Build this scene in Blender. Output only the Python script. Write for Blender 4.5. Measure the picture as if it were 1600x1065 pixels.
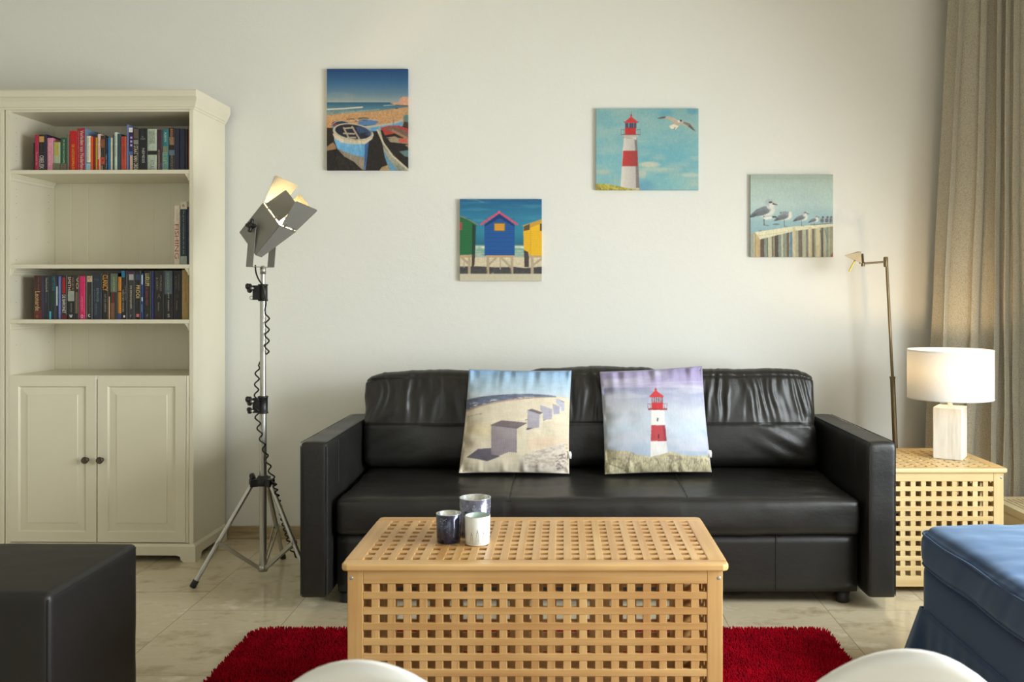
import bpy, math, random
import numpy as np
from mathutils import Vector, Matrix

for o in list(bpy.data.objects): bpy.data.objects.remove(o)
sc = bpy.context.scene
COL = sc.collection
random.seed(4)
PI = math.pi

# ------------------------------------------------------------------ camera
F = 1436.0; CX = 880.0; CY = 464.0; H = 1.18
cam_d = bpy.data.cameras.new('camera')
cam_d.sensor_width = 36.0
cam_d.lens = 36.0 * F / 1600.0
cam_d.shift_x = (800 - CX) / 1600.0
cam_d.shift_y = (CY - 532.5) / 1600.0
cam_d.clip_start = 0.05
cam_d.dof.use_dof = True
cam_d.dof.focus_distance = 4.0
cam_d.dof.aperture_fstop = 9.0
cam = bpy.data.objects.new('camera', cam_d)
cam.location = (0, 0, H); cam.rotation_euler = (PI/2, 0, 0)
COL.objects.link(cam); sc.camera = cam

# ------------------------------------------------------------------ world, light, exposure
w = bpy.data.worlds.new('world'); sc.world = w; w.use_nodes = True
bg = w.node_tree.nodes['Background']
bg.inputs[0].default_value = (0.80, 0.90, 1.0, 1); bg.inputs[1].default_value = 1.2
def area(name, loc, rot, sx, sy, power, color, spread=PI):
    l = bpy.data.lights.new(name, 'AREA'); l.shape = 'RECTANGLE'
    l.size = sx; l.size_y = sy; l.energy = power; l.color = color; l.spread = spread
    o = bpy.data.objects.new(name, l); o.location = loc; o.rotation_euler = rot; COL.objects.link(o); return o
# daylight entering by the side window (right wall), plus a fill lamp added behind the camera
area('daylight_side_window', (2.54, 1.85, 1.15), (0, math.radians(68), 0), 1.45, 2.15, 150, (0.95, 1.0, 1.04), math.radians(155))
area('rear_fill_light', (0.9, -2.44, 1.45), (math.radians(72), 0, 0), 3.0, 2.1, 13, (1.0, 0.97, 0.92), math.radians(150))
vs = sc.view_settings
vs.view_transform = 'Standard'; vs.look = 'None'; vs.gamma = 1.0; vs.use_curve_mapping = False
vs.exposure = 0.17

# ------------------------------------------------------------------ helpers
def s2l(c):
    c = np.asarray(c, float) / 255.0
    return np.where(c <= 0.04045, c/12.92, ((c+0.055)/1.055)**2.4)
def P(px, py, y):
    return ((px-CX)*y/F, H-(py-CY)*y/F)
def PX(px, y): return (px-CX)*y/F
def PZ(py, y): return H-(py-CY)*y/F

def nodes_of(name):
    m = bpy.data.materials.new(name); m.use_nodes = True
    nt = m.node_tree; b = nt.nodes['Principled BSDF']
    return m, nt, b
def coords(nt, scale=(1,1,1), rot=(0,0,0), kind='Object'):
    tc = nt.nodes.new('ShaderNodeTexCoord'); mp = nt.nodes.new('ShaderNodeMapping')
    mp.inputs['Scale'].default_value = scale; mp.inputs['Rotation'].default_value = rot
    nt.links.new(tc.outputs[kind], mp.inputs['Vector']); return mp.outputs['Vector']
def noise(nt, vec, scale, detail=3, rough=0.5):
    n = nt.nodes.new('ShaderNodeTexNoise'); n.inputs['Scale'].default_value = scale
    n.inputs['Detail'].default_value = detail; n.inputs['Roughness'].default_value = rough
    nt.links.new(vec, n.inputs['Vector']); return n.outputs['Fac']
def ramp(nt, fac, stops):
    r = nt.nodes.new('ShaderNodeValToRGB'); e = r.color_ramp.elements
    while len(e) < len(stops): e.new(0.5)
    for i, (p, c) in enumerate(stops):
        e[i].position = p; e[i].color = (*s2l(c), 1)
    nt.links.new(fac, r.inputs['Fac']); return r.outputs['Color']
def bump(nt, b, fac, strength, dist=0.002, prev=None):
    n = nt.nodes.new('ShaderNodeBump'); n.inputs['Strength'].default_value = strength
    n.inputs['Distance'].default_value = dist
    nt.links.new(fac, n.inputs['Height'])
    if prev is not None: nt.links.new(prev, n.inputs['Normal'])
    nt.links.new(n.outputs['Normal'], b.inputs['Normal']); return n.outputs['Normal']
_cache = {}
def M(name, rgb=(200,200,200), rough=0.5, metal=0.0, var=0.06, vscale=8, bs=0, bscale=200, spec=0.5, coat=0, sheen=0, stretch=(1,1,1), bdist=0.001):
    """plain procedural material: base colour with a little noise, optional fine bump"""
    key = name
    if key in _cache: return _cache[key]
    m, nt, b = nodes_of(name)
    v = coords(nt, stretch)
    f = noise(nt, v, vscale, 4)
    c = np.array(rgb, float)
    col = ramp(nt, f, [(0.25, np.clip(c*(1-var),0,255)), (0.75, np.clip(c*(1+var),0,255))])
    nt.links.new(col, b.inputs['Base Color'])
    b.inputs['Roughness'].default_value = rough; b.inputs['Metallic'].default_value = metal
    b.inputs['Specular IOR Level'].default_value = spec
    b.inputs['Coat Weight'].default_value = coat
    b.inputs['Sheen Weight'].default_value = sheen
    if bs: bump(nt, b, noise(nt, v, bscale, 2), bs, bdist)
    _cache[key] = m; return m
def emis(name, rgb, strength):
    if name in _cache: return _cache[name]
    m, nt, b = nodes_of(name)
    b.inputs['Base Color'].default_value = (*s2l(rgb), 1)
    b.inputs['Emission Color'].default_value = (*s2l(rgb), 1)
    b.inputs['Emission Strength'].default_value = strength
    _cache[name] = m; return m
def attr_mat(name, rough=0.6, weave=0, sheen=0):
    if name in _cache: return _cache[name]
    m, nt, b = nodes_of(name)
    a = nt.nodes.new('ShaderNodeVertexColor'); a.layer_name = 'print'
    v = coords(nt)
    f = noise(nt, coords(nt, (1, 1, 0.12)), 260, 2)
    mx = nt.nodes.new('ShaderNodeMix'); mx.data_type = 'RGBA'; mx.blend_type = 'MULTIPLY'
    mx.inputs['Factor'].default_value = 0.35
    g = ramp(nt, f, [(0.3, (225,225,225)), (0.7, (255,255,255))])
    nt.links.new(a.outputs['Color'], mx.inputs['A']); nt.links.new(g, mx.inputs['B'])
    nt.links.new(mx.outputs['Result'], b.inputs['Base Color'])
    b.inputs['Roughness'].default_value = rough; b.inputs['Sheen Weight'].default_value = sheen
    if weave: bump(nt, b, noise(nt, v, weave, 2), 0.25, 0.0006)
    _cache[name] = m; return m

class MB:
    """collects geometry for ONE mesh object"""
    def __init__(s): s.v = []; s.f = []; s.m = []; s.sm = []; s.n = 0
    def add(s, V, Fc, mat=0, smooth=False):
        V = [tuple(map(float, p)) for p in V]
        s.v += V
        for q in Fc:
            s.f.append(tuple(int(i)+s.n for i in q)); s.m.append(mat); s.sm.append(smooth)
        s.n += len(V); return s
    def box(s, x0, y0, z0, x1, y1, z1, mat=0):
        V = [(x0,y0,z0),(x1,y0,z0),(x1,y1,z0),(x0,y1,z0),(x0,y0,z1),(x1,y0,z1),(x1,y1,z1),(x0,y1,z1)]
        return s.add(V, [(0,3,2,1),(4,5,6,7),(0,1,5,4),(1,2,6,5),(2,3,7,6),(3,0,4,7)], mat)
    def hexa(s, V, mat=0):
        return s.add(V, [(0,3,2,1),(4,5,6,7),(0,1,5,4),(1,2,6,5),(2,3,7,6),(3,0,4,7)], mat)
    def bar(s, p0, p1, wv, tv, mat=0):
        """box from p0 to p1 with half-extent vectors wv,tv"""
        p0=np.array(p0,float);p1=np.array(p1,float);wv=np.array(wv,float);tv=np.array(tv,float)
        V=[p0-wv-tv,p0+wv-tv,p0+wv+tv,p0-wv+tv,p1-wv-tv,p1+wv-tv,p1+wv+tv,p1-wv+tv]
        return s.hexa(V, mat)
    def tube(s, pts, rad, n=12, mat=0, cap=True, smooth=True):
        pts = [Vector(p) for p in pts]
        if not hasattr(rad, '__len__'): rad = [rad]*len(pts)
        V = []; up = None
        for i, p in enumerate(pts):
            t = (pts[min(i+1,len(pts)-1)] - pts[max(i-1,0)]).normalized()
            if up is None:
                up = Vector((0,0,1)) if abs(t.z) < .9 else Vector((1,0,0))
            a = (up - t*up.dot(t)).normalized(); up = a; b = t.cross(a)
            for k in range(n):
                an = 2*PI*k/n
                V.append(p + (a*math.cos(an) + b*math.sin(an))*rad[i])
        Fc = []
        for i in range(len(pts)-1):
            for k in range(n):
                Fc.append((i*n+k, i*n+(k+1)%n, (i+1)*n+(k+1)%n, (i+1)*n+k))
        s.add(V, Fc, mat, smooth)
        if cap:
            s.add(V[:n], [tuple(reversed(range(n)))], mat); s.add(V[-n:], [tuple(range(n))], mat)
        return s
    def lathe(s, c, prof, n=48, mat=0, smooth=True, axis=None):
        """prof: list of (r,z) around vertical axis through c (or rotated by matrix axis)"""
        V = []
        for r, z in prof:
            for k in range(n):
                an = 2*PI*k/n
                q = Vector((r*math.cos(an), r*math.sin(an), z))
                if axis is not None: q = axis @ q
                V.append(Vector(c)+q)
        Fc = []
        for i in range(len(prof)-1):
            for k in range(n):
                Fc.append((i*n+k, i*n+(k+1)%n, (i+1)*n+(k+1)%n, (i+1)*n+k))
        return s.add(V, Fc, mat, smooth)
    def prism(s, poly, d, mat=0, flip=False):
        """poly: 3D points (planar), d: extrusion vector"""
        n = len(poly); A=[np.array(p,float) for p in poly]; d=np.array(d,float)
        V = A + [p+d for p in A]
        Fc = [tuple(range(n)), tuple(reversed(range(n,2*n)))] + [(i,i+n,(i+1)%n+n,(i+1)%n) for i in range(n)]
        return s.add(V, Fc, mat)
    def grid(s, V, nu, nv, mat=0, smooth=True, flip=False):
        Fc=[]
        for j in range(nv-1):
            for i in range(nu-1):
                q=(j*nu+i, j*nu+i+1, (j+1)*nu+i+1, (j+1)*nu+i)
                Fc.append(q[::-1] if flip else q)
        return s.add(V, Fc, mat, smooth)
    def build(s, name, mats, off=(0,0,0), weld=False, bevel=0, seg=2, solid=0, colors=None, sub=0):
        me = bpy.data.meshes.new(name)
        V = np.array(s.v, float) - np.array(off, float)
        me.from_pydata(V.tolist(), [], s.f)
        if not isinstance(mats, (list, tuple)): mats = [mats]
        for m in mats: me.materials.append(m)
        me.polygons.foreach_set('material_index', s.m)
        me.polygons.foreach_set('use_smooth', s.sm)
        if colors is not None:
            a = me.color_attributes.new('print', 'FLOAT_COLOR', 'POINT')
            c = np.ones((len(s.v),4)); c[:, :3] = colors
            a.data.foreach_set('color', c.ravel())
        me.update()
        o = bpy.data.objects.new(name, me); COL.objects.link(o)
        if weld:
            md = o.modifiers.new('weld','WELD'); md.merge_threshold = 0.00005
        if solid:
            md = o.modifiers.new('solid','SOLIDIFY'); md.thickness = solid; md.offset = 0
        if bevel:
            md = o.modifiers.new('bevel','BEVEL'); md.width = bevel; md.segments = seg; md.limit_method='ANGLE'; md.angle_limit=math.radians(50)
            md.harden_normals = False
        if sub:
            md = o.modifiers.new('sub','SUBSURF'); md.levels = sub; md.render_levels = sub
        return o

def tag(o, label=None, cat=None, group=None, kind=None):
    if label: o['label'] = label
    if cat: o['category'] = cat
    if group: o['group'] = group
    if kind: o['kind'] = kind
    return o
class Thing:
    """an Empty at the base of a thing; parts are built in world coordinates (off) or local (local=True)"""
    def __init__(s, name, label, cat, loc, group=None, local=False, rz=0):
        s.o = bpy.data.objects.new(name, None); COL.objects.link(s.o)
        s.o.empty_display_size = .05
        s.o.location = loc; s.o.rotation_euler = (0,0,rz)
        s.off = (0,0,0) if local else tuple(loc)
        tag(s.o, label, cat, group)
    def part(s, name, mb, mats, parent=None, label=None, **k):
        o = mb.build(name, mats, s.off, **k)
        o.parent = parent if parent is not None else s.o
        if label: o['label'] = label
        return o
def single(name, mb, mats, label, cat, loc, group=None, **k):
    o = mb.build(name, mats, loc, **k); o.location = loc
    return tag(o, label, cat, group)
def struct(name, mb, mats, **k):
    o = mb.build(name, mats, **k); o['kind'] = 'structure'; return o
def copy_tree(o, parent=None):
    c = o.copy(); COL.objects.link(c)
    if parent is not None: c.parent = parent
    for ch in [x for x in bpy.data.objects if x.parent == o]: copy_tree(ch, c)
    return c

# value noise for modelling folds
_rn = np.random.default_rng(7)
_tab = _rn.random((64,64,8))
def vn(x, y, ch=0):
    x=np.asarray(x,float); y=np.asarray(y,float)
    xi=np.floor(x).astype(int); yi=np.floor(y).astype(int); fx=x-xi; fy=y-yi
    fx=fx*fx*(3-2*fx); fy=fy*fy*(3-2*fy); T=_tab[:,:,ch]
    a=T[xi%64,yi%64]; b=T[(xi+1)%64,yi%64]; c=T[xi%64,(yi+1)%64]; d=T[(xi+1)%64,(yi+1)%64]
    return (a*(1-fx)+b*fx)*(1-fy)+(c*(1-fx)+d*fx)*fy
def fbm(x,y,ch=0,o=3):
    r=0;a=.5
    for i in range(o): r=r+a*vn(x*2**i+13*i,y*2**i+7*i,ch); a*=.5
    return r
def sst(a,b,x):
    t=np.clip((x-a)/(b-a),0,1); return t*t*(3-2*t)

def softbox(mb, c, h, r, n, disp=None, rot=None, mat=0):
    """rounded, upholstered box; disp(p, nrm, q) -> displaced points; q = cube coords in -1..1"""
    hx,hy,hz=h; nx,ny,nz=n
    faces=[((0,1),2,1),((0,1),2,-1),((0,2),1,1),((0,2),1,-1),((1,2),0,1),((1,2),0,-1)]
    H3=np.array(h,float); N3=(nx,ny,nz)
    for (a,b),k,sg in faces:
        na,nb=N3[a],N3[b]
        U,Vv=np.meshgrid(np.linspace(-1,1,na+1),np.linspace(-1,1,nb+1))
        q=np.zeros((U.size,3)); q[:,a]=U.ravel(); q[:,b]=Vv.ravel(); q[:,k]=sg
        p=q*H3; inner=np.clip(p,-(H3-r),H3-r); d=p-inner
        ln=np.linalg.norm(d,axis=1,keepdims=True); nrm=d/np.maximum(ln,1e-9)
        p=inner+nrm*r
        if disp is not None: p=disp(p,nrm,q)
        if rot is not None: p=p@np.array(rot).T
        p=p+np.array(c)
        # winding: a x b = +k except for (0,2)
        flip = (sg<0) != ((a,b)==(0,2))
        mb.grid(p,na+1,nb+1,mat,True,flip)
    return mb
def rotm(axis, deg):
    return np.array(Matrix.Rotation(math.radians(deg),3,axis))

# lettering
_txt = {}
def text_mesh(s):
    if s in _txt: return _txt[s]
    cu = bpy.data.curves.new('lettering','FONT'); cu.body = s; cu.resolution_u = 2; cu.size = 1
    ob = bpy.data.objects.new('lettering', cu); COL.objects.link(ob)
    dg = bpy.context.evaluated_depsgraph_get(); dg.update()
    me = bpy.data.meshes.new_from_object(ob.evaluated_get(dg))
    V = np.array([v.co[:2] for v in me.vertices]); Fc = [tuple(p.vertices) for p in me.polygons]
    bpy.data.objects.remove(ob); bpy.data.curves.remove(cu); bpy.data.meshes.remove(me)
    V[:,0]-=V[:,0].min(); V[:,1]-=V[:,1].min()
    V[:,0]/=max(V[:,0].max(),1e-6); V[:,1]/=max(V[:,1].max(),1e-6)
    _txt[s]=(V,Fc); return _txt[s]

# ------------------------------------------------------------------ painter for printed pictures
class Art:
    """prints a picture on a grid; corners are the picture corners in the drawing's own units"""
    def __init__(s, tl, tr, br, bl, nu, nv, ss=3):
        s.nu,s.nv,s.ss=nu,nv,ss
        u=(np.arange(nu*ss)+.5)/(nu*ss); v=(np.arange(nv*ss)+.5)/(nv*ss)
        U,V=np.meshgrid(u,v)
        c=[np.array(p,float) for p in (tl,tr,br,bl)]
        g=lambda k:(c[0][k]*(1-U)+c[1][k]*U)*(1-V)+(c[3][k]*(1-U)+c[2][k]*U)*V
        s.X=g(0); s.Y=g(1); s.C=np.zeros(s.X.shape+(3,))
    def _p(s,m,col,a=1.0):
        col=np.array(col,float); m=np.asarray(m,float)[...,None]*a
        s.C[:]=s.C*(1-m)+col*m
    def vgrad(s, stops, y0=None):
        ys=[p for p,_ in stops]; cs=np.array([c for _,c in stops],float)
        for k in range(3): s.C[...,k]=np.interp(s.Y,ys,cs[:,k])
        return s
    def inside(s,pts):
        X,Y=s.X,s.Y; m=np.zeros(X.shape,bool); n=len(pts)
        for i in range(n):
            x1,y1=pts[i]; x2,y2=pts[(i+1)%n]
            if y1==y2: continue
            c=((y1>Y)!=(y2>Y))&(X<(x2-x1)*(Y-y1)/(y2-y1)+x1); m^=c
        return m
    def poly(s,pts,col,a=1.0): s._p(s.inside(pts),col,a); return s
    def gpoly(s,pts,c0,c1,ax='y'):
        m=s.inside(pts); k=0 if ax=='x' else 1
        lo=min(p[k] for p in pts); hi=max(p[k] for p in pts)
        t=np.clip(((s.X if k==0 else s.Y)-lo)/max(hi-lo,1e-6),0,1)[...,None]
        col=np.array(c0,float)*(1-t)+np.array(c1,float)*t
        mm=m[...,None]; s.C[:]=np.where(mm,col,s.C); return s
    def rect(s,x0,y0,x1,y1,col,a=1.0): s._p((s.X>=x0)&(s.X<x1)&(s.Y>=y0)&(s.Y<y1),col,a); return s
    def ell(s,cx,cy,rx,ry,col,a=1.0,soft=0,rot=0):
        dx,dy=s.X-cx,s.Y-cy; c,n=math.cos(math.radians(rot)),math.sin(math.radians(rot))
        d=np.sqrt(((dx*c+dy*n)/rx)**2+((-dx*n+dy*c)/ry)**2)
        m=(d<1) if not soft else 1-sst(1-soft,1+soft,d)
        s._p(m,col,a); return s
    def line(s,pts,wd,col,a=1.0):
        for (x1,y1),(x2,y2) in zip(pts[:-1],pts[1:]):
            dx,dy=x2-x1,y2-y1; L=dx*dx+dy*dy+1e-9
            t=np.clip(((s.X-x1)*dx+(s.Y-y1)*dy)/L,0,1)
            s._p((s.X-x1-t*dx)**2+(s.Y-y1-t*dy)**2<(wd/2)**2,col,a)
        return s
    def cloud(s,sx,sy,th,col,a,ch=0,mask=None,k=.15):
        m=sst(th-k,th+k,fbm(s.X/sx+3*ch,s.Y/sy+5*ch,ch,4))
        if mask is not None: m=m*mask
        s._p(m,col,a); return s
    def grain(s,amt,sx=6,sy=6,ch=3,mask=None):
        g=(fbm(s.X/sx,s.Y/sy,ch,3)-.44)*amt
        if mask is not None: g=g*mask
        s.C+=g[...,None]; return s
    def out(s, gain=1.0):
        C=np.clip(s.C,0,255); ss=s.ss
        C=C*.90+(C@np.array([.3,.59,.11]))[...,None]*.10
        L=s2l(C).reshape(s.nv,ss,s.nu,ss,3).mean(axis=(1,3))
        return np.clip(L*gain,0,.92)
# ------------------------------------------------------------------ room shell
WALL_Y = 4.50; XR = 2.45; XL = -3.6; YB = -2.5; ZC = 2.78
m_wall, nt, b = nodes_of('wall_paint')
v = coords(nt)
nt.links.new(ramp(nt, noise(nt, v, 1.2, 3), [(0.2,(234,233,225)),(0.8,(238,237,229))]), b.inputs['Base Color'])
b.inputs['Roughness'].default_value = .85
n1 = bump(nt, b, noise(nt, v, 130, 3, .6), .35, .0015)
bump(nt, b, noise(nt, v, 28, 2), .25, .003, n1)
m_ceil = M('ceiling_paint', (214,206,190), .9, var=.01)
# polished travertine tiles
m_floor, nt, b = nodes_of('travertine')
v = coords(nt)
mp = nt.nodes.new('ShaderNodeMapping'); mp.inputs['Rotation'].default_value = (0,0,math.radians(90)); mp.inputs['Location'].default_value=(-.135,.21,0)
nt.links.new(v, mp.inputs['Vector'])
br = nt.nodes.new('ShaderNodeTexBrick'); br.offset = .36; br.inputs['Scale'].default_value = 1
br.inputs['Brick Width'].default_value = .60; br.inputs['Row Height'].default_value = .402
br.inputs['Mortar Size'].default_value = .0016; br.inputs['Mortar Smooth'].default_value = .1
br.inputs['Color1'].default_value=(0,0,0,1); br.inputs['Color2'].default_value=(1,1,1,1); br.inputs['Bias'].default_value=0
nt.links.new(mp.outputs['Vector'], br.inputs['Vector'])
vw = nt.nodes.new('ShaderNodeVectorMath'); vw.operation='MULTIPLY_ADD'
vw.inputs[1].default_value=(9,7,0); nt.links.new(br.outputs['Color'], vw.inputs[0]); nt.links.new(v, vw.inputs[2])
ms = nt.nodes.new('ShaderNodeMapping'); ms.inputs['Rotation'].default_value=(0,0,math.radians(38)); ms.inputs['Scale'].default_value=(1,1.9,1)
nt.links.new(vw.outputs[0], ms.inputs['Vector'])
f1 = noise(nt, ms.outputs['Vector'], 3.2, 8, .62)
f2 = noise(nt, vw.outputs[0], 14, 6, .65)
mx0 = nt.nodes.new('ShaderNodeMath'); mx0.operation='MULTIPLY_ADD'; mx0.inputs[1].default_value=.45
nt.links.new(f2, mx0.inputs[0]); nt.links.new(f1, mx0.inputs[2])
ad = mx0.outputs[0]
col = ramp(nt, ad, [(.50,(166,148,116)),(.62,(196,182,152)),(.70,(210,197,168)),(.80,(204,190,160)),(.92,(230,220,198))])
mx = nt.nodes.new('ShaderNodeMix'); mx.data_type='RGBA'
nt.links.new(br.outputs['Fac'], mx.inputs['Factor']); nt.links.new(col, mx.inputs['A']); mx.inputs['B'].default_value=(*s2l((158,144,116)),1)
nt.links.new(mx.outputs['Result'], b.inputs['Base Color'])
b.inputs['Roughness'].default_value=.12
bump(nt, b, f2, .04, .001)
m_base, nt, b = nodes_of('travertine_skirting')
nt.links.new(ramp(nt, noise(nt, coords(nt,(1,1,9)), 5, 6, .6), [(.3,(150,128,95)),(.7,(196,178,144))]), b.inputs['Base Color']); b.inputs['Roughness'].default_value=.25

T = .12
mb = MB().box(XL,YB,-T,XR,WALL_Y,0); struct('floor', mb, m_floor)
mb = MB().box(XL-T,YB-T,ZC,XR+T,WALL_Y+T,ZC+T); struct('ceiling', mb, m_ceil)
mb = MB().box(XL-T,WALL_Y,-T,XR+T,WALL_Y+T,ZC); struct('wall_back', mb, m_wall)
mb = MB().box(XL-T,YB-T,-T,XL,WALL_Y,ZC); struct('wall_left', mb, m_wall)
# right wall with the large side window
wy0, wy1, wz0, wz1 = .70, 3.00, .38, 1.98
mb = MB()
mb.box(XR,YB-T,-T,XR+T,wy0,ZC).box(XR,wy1,-T,XR+T,WALL_Y,ZC).box(XR,wy0,-T,XR+T,wy1,wz0).box(XR,wy0,wz1,XR+T,wy1,ZC)
struct('wall_right', mb, m_wall)
# wall behind the camera with an unseen window added for the fill light
rx0, rx1, rz0, rz1 = -.7, 2.3, .30, 2.50
mb = MB()
mb.box(XL,YB-T,-T,rx0,YB,ZC).box(rx1,YB-T,-T,XR,YB,ZC).box(rx0,YB-T,-T,rx1,YB,rz0).box(rx0,YB-T,rz1,rx1,YB,ZC)
struct('wall_front', mb, m_wall)
mb = MB().box(-1.640,WALL_Y-.013,0,XR,WALL_Y,.062).box(XL,WALL_Y-.013,0,-3.40,WALL_Y,.062); struct('baseboard_back', mb, m_base, bevel=.002)
mb = MB().box(XR-.013,YB,0,XR,2.7,.062); struct('baseboard_right', mb, m_base)
mb = MB().box(XL,YB,0,XL+.013,WALL_Y-.013,.062); struct('baseboard_left', mb, m_base)

m_frame = M('window_frame_white', (232,232,228), .35)
m_glass, nt, b = nodes_of('window_glass')
for nd in list(nt.nodes):
    if nd.type != 'OUTPUT_MATERIAL': nt.nodes.remove(nd)
tr = nt.nodes.new('ShaderNodeBsdfTransparent'); gl = nt.nodes.new('ShaderNodeBsdfGlossy'); gl.inputs['Roughness'].default_value=.0
tr.inputs[0].default_value=(.96,.98,.97,1)
mxs = nt.nodes.new('ShaderNodeMixShader'); mxs.inputs[0].default_value=.07
nt.links.new(tr.outputs[0], mxs.inputs[1]); nt.links.new(gl.outputs[0], mxs.inputs[2])
nt.links.new(mxs.outputs[0], [n for n in nt.nodes if n.type=='OUTPUT_MATERIAL'][0].inputs[0])
def window(name, horizontal, a0, a1, z0, z1, c, nm):
    """frame as structure, panes as children; horizontal: along Y at x=c, else along X at y=c"""
    fr = MB(); t=.05
    def bx(mbx, p0, p1, q0, q1, h=.03):
        if horizontal: mbx.box(c-h,p0,q0,c+h,p1,q1)
        else: mbx.box(p0,c-h,q0,p1,c+h,q1)
    bx(fr,a0,a1,z0,z0+t); bx(fr,a0,a1,z1-t,z1)
    for k in range(nm+1):
        p=a0+(a1-a0-t)*k/nm; bx(fr,p,p+t,z0+t,z1-t)
    o = fr.build(name, m_frame, bevel=.004); o['kind']='structure'
    for k in range(nm):
        g=MB(); p=a0+(a1-a0-t)*k/nm; bx(g,p+t,p+(a1-a0-t)/nm,z0+t,z1-t,.003)
        q=g.build('pane', m_glass); q.parent=o
window('window_1', True, wy0, wy1, wz0, wz1, XR+.03, 3)
window('rear_fill_window', False, rx0, rx1, rz0, rz1, YB-.06, 3)  # unseen window, added to go with the rear fill lamp

# ------------------------------------------------------------------ bookcase
m_cab = M('cream_lacquer', (228,221,198), .32, var=.012, vscale=3, bs=.05, bscale=60)
m_cabd = M('peg_hole_shadow', (120,110,90), .8)
m_pew = M('antique_pewter', (96,88,76), .38, metal=.9)
O_BC = np.array([-1.649, 4.10]); TH = math.radians(1.0); W_BC=.848; D_BC=.365
_c, _s = math.cos(TH), math.sin(TH)
def bc_world(lx, ly): return (O_BC[0]+lx*_c+ly*_s, O_BC[1]-lx*_s+ly*_c)
def bc_lx(px, ly):
    t=(px-CX)/F
    return (t*(O_BC[1]+ly*_c)-O_BC[0]-ly*_s)/(_c+t*_s)
bc = Thing('bookcase','tall cream bookcase with books on its shelves and two panelled doors','bookcase',(O_BC[0],O_BC[1],0),local=True,rz=-TH)
L=-W_BC
# side panels
mb=MB().box(-.02,0,.075,0,D_BC,2.03); bc.part('side_panel',mb,m_cab,bevel=.002)
mb=MB().box(L,0,.075,L+.02,D_BC,2.03)
for zz in list(np.arange(.90,2.0,.032)):
    for yy in (.045,.30):
        if any(abs(zz-q)<.03 for q in (1.06,1.3,1.73)) : continue
        if (int(zz*1000)//32)%3==0 or zz>1.5 and (int(zz*1000)//32)%2==0:
            r=.0022; mb.add([(L+.0203,yy+r*math.cos(a),zz+r*math.sin(a)) for a in np.arange(0,2*PI,PI/4)],[tuple(range(8))],1)
bc.part('side_panel',mb,[m_cab,m_cabd])
# tongue and groove back
mb=MB(); mb.box(L+.02,.352,.08,-.02,.362,2.02)
x=L+.02; first=True
while x<-.021:
    x1=min(x+.0815,-.02)
    g=.0025
    mb.add([(x,.3518,.83),(x+g+.001,.3505,.83),(x1-g-.001,.3505,.83),(x1,.3518,.83),
            (x,.3518,2.02),(x+g+.001,.3505,2.02),(x1-g-.001,.3505,2.02),(x1,.3518,2.02)],[(0,1,5,4),(1,2,6,5),(2,3,7,6)])
    x=x1
bc.part('back_panel',mb,m_cab)
mb=MB().box(L+.02,.003,2.008,-.02,.352,2.03); bc.part('top_board',mb,m_cab)
shelf_z=[(1.731,1.749),(1.308,1.326),(1.062,1.080)]
for z0,z1 in shelf_z:
    mb=MB().box(L+.02,.001,z0,-.02,.348,z1); bc.part('shelf',mb,m_cab,bevel=.0015)
    for sx,x0 in ((1,L+.02),(-1,-.02)):
        pr=[(0,0),(.021,0),(.021,-.005),(.016,-.008),(.0145,-.013),(.010,-.017),(.0085,-.026),(.006,-.030),(0,-.030)]
        mb=MB().prism([(x0+sx*a,.006,z0+c_) for a,c_ in pr],(0,.325,0)); bc.part('shelf_bracket',mb,m_cab)
mb=MB().box(L+.02,.001,.812,-.02,.348,.830); bc.part('counter_board',mb,m_cab,bevel=.0015)
mb=MB().box(L+.02,.02,.075,-.02,.352,.093); bc.part('bottom_board',mb,m_cab)
# half round pilaster strip beside the right door
mb=MB()
mb.tube([(-.0285,.0055,.084),(-.0285,.0055,.829)],.0065,12); mb.box(-.036,.004,.084,-.02,.02,.829); bc.part('door_pilaster',mb,m_cab)
# plinth with bracket feet
def plinth(P0, dx, dy, length, nrm):
    """board along (dx,dy) from P0"""
    f=.055; e=.012; hc=.030
    prof=[(0,0),(f,0),(f+.006,.006),(f+.012,.010),(f+.014,.024),(f+.03,hc),(length-f-.03,hc),(length-f-.014,.024),(length-f-.012,.010),(length-f-.006,.006),(length-f,0),(length,0),(length,.070),(0,.070)]
    pts=[(P0[0]+dx*a,P0[1]+dy*a,z) for a,z in prof]
    mbp=MB().prism(pts,(nrm[0]*.018,nrm[1]*.018,0))
    a=[(0,.070),(0,.078)]
    return mbp
mb=plinth((L-.0,-.010),1,0,W_BC+.012,(0,1)); mb.prism([(L,-.010,.070),(L,-.004,.079),(L,.01,.082),(L,.01,.070)],(W_BC+.004,0,0)); bc.part('plinth',mb,m_cab,bevel=.001)
mb=plinth((.010,-.006),0,1,D_BC+.006,(-1,0)); mb.prism([(.010,-.010,.070),(.004,-.004,.079),(-.006,-.004,.082),(-.006,-.004,.070)],(0,D_BC+.004,0)); bc.part('plinth',mb,m_cab,bevel=.001)
# cornice, mitred at the right corner
prof=[(0,2.018),(.004,2.018),(.006,2.026),(.010,2.029),(.013,2.038),(.020,2.052),(.030,2.064),(.036,2.069),(.037,2.074),(.037,2.094),(.034,2.100),(-.05,2.100)]
V=[]
for o_,z in prof:
    s_=min(o_,.026) if o_>0 else o_
    V+= [(L-.0055,-o_,z),(s_,-o_,z),(s_,D_BC,z)]
mb=MB(); mb.grid(V,3,len(prof),smooth=False,flip=True)
mb.add([(L,-.03,2.0995),(.02,-.03,2.0995),(.02,D_BC,2.0995),(L,D_BC,2.0995)],[(0,1,2,3)])
bc.part('cornice',mb,m_cab)
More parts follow.
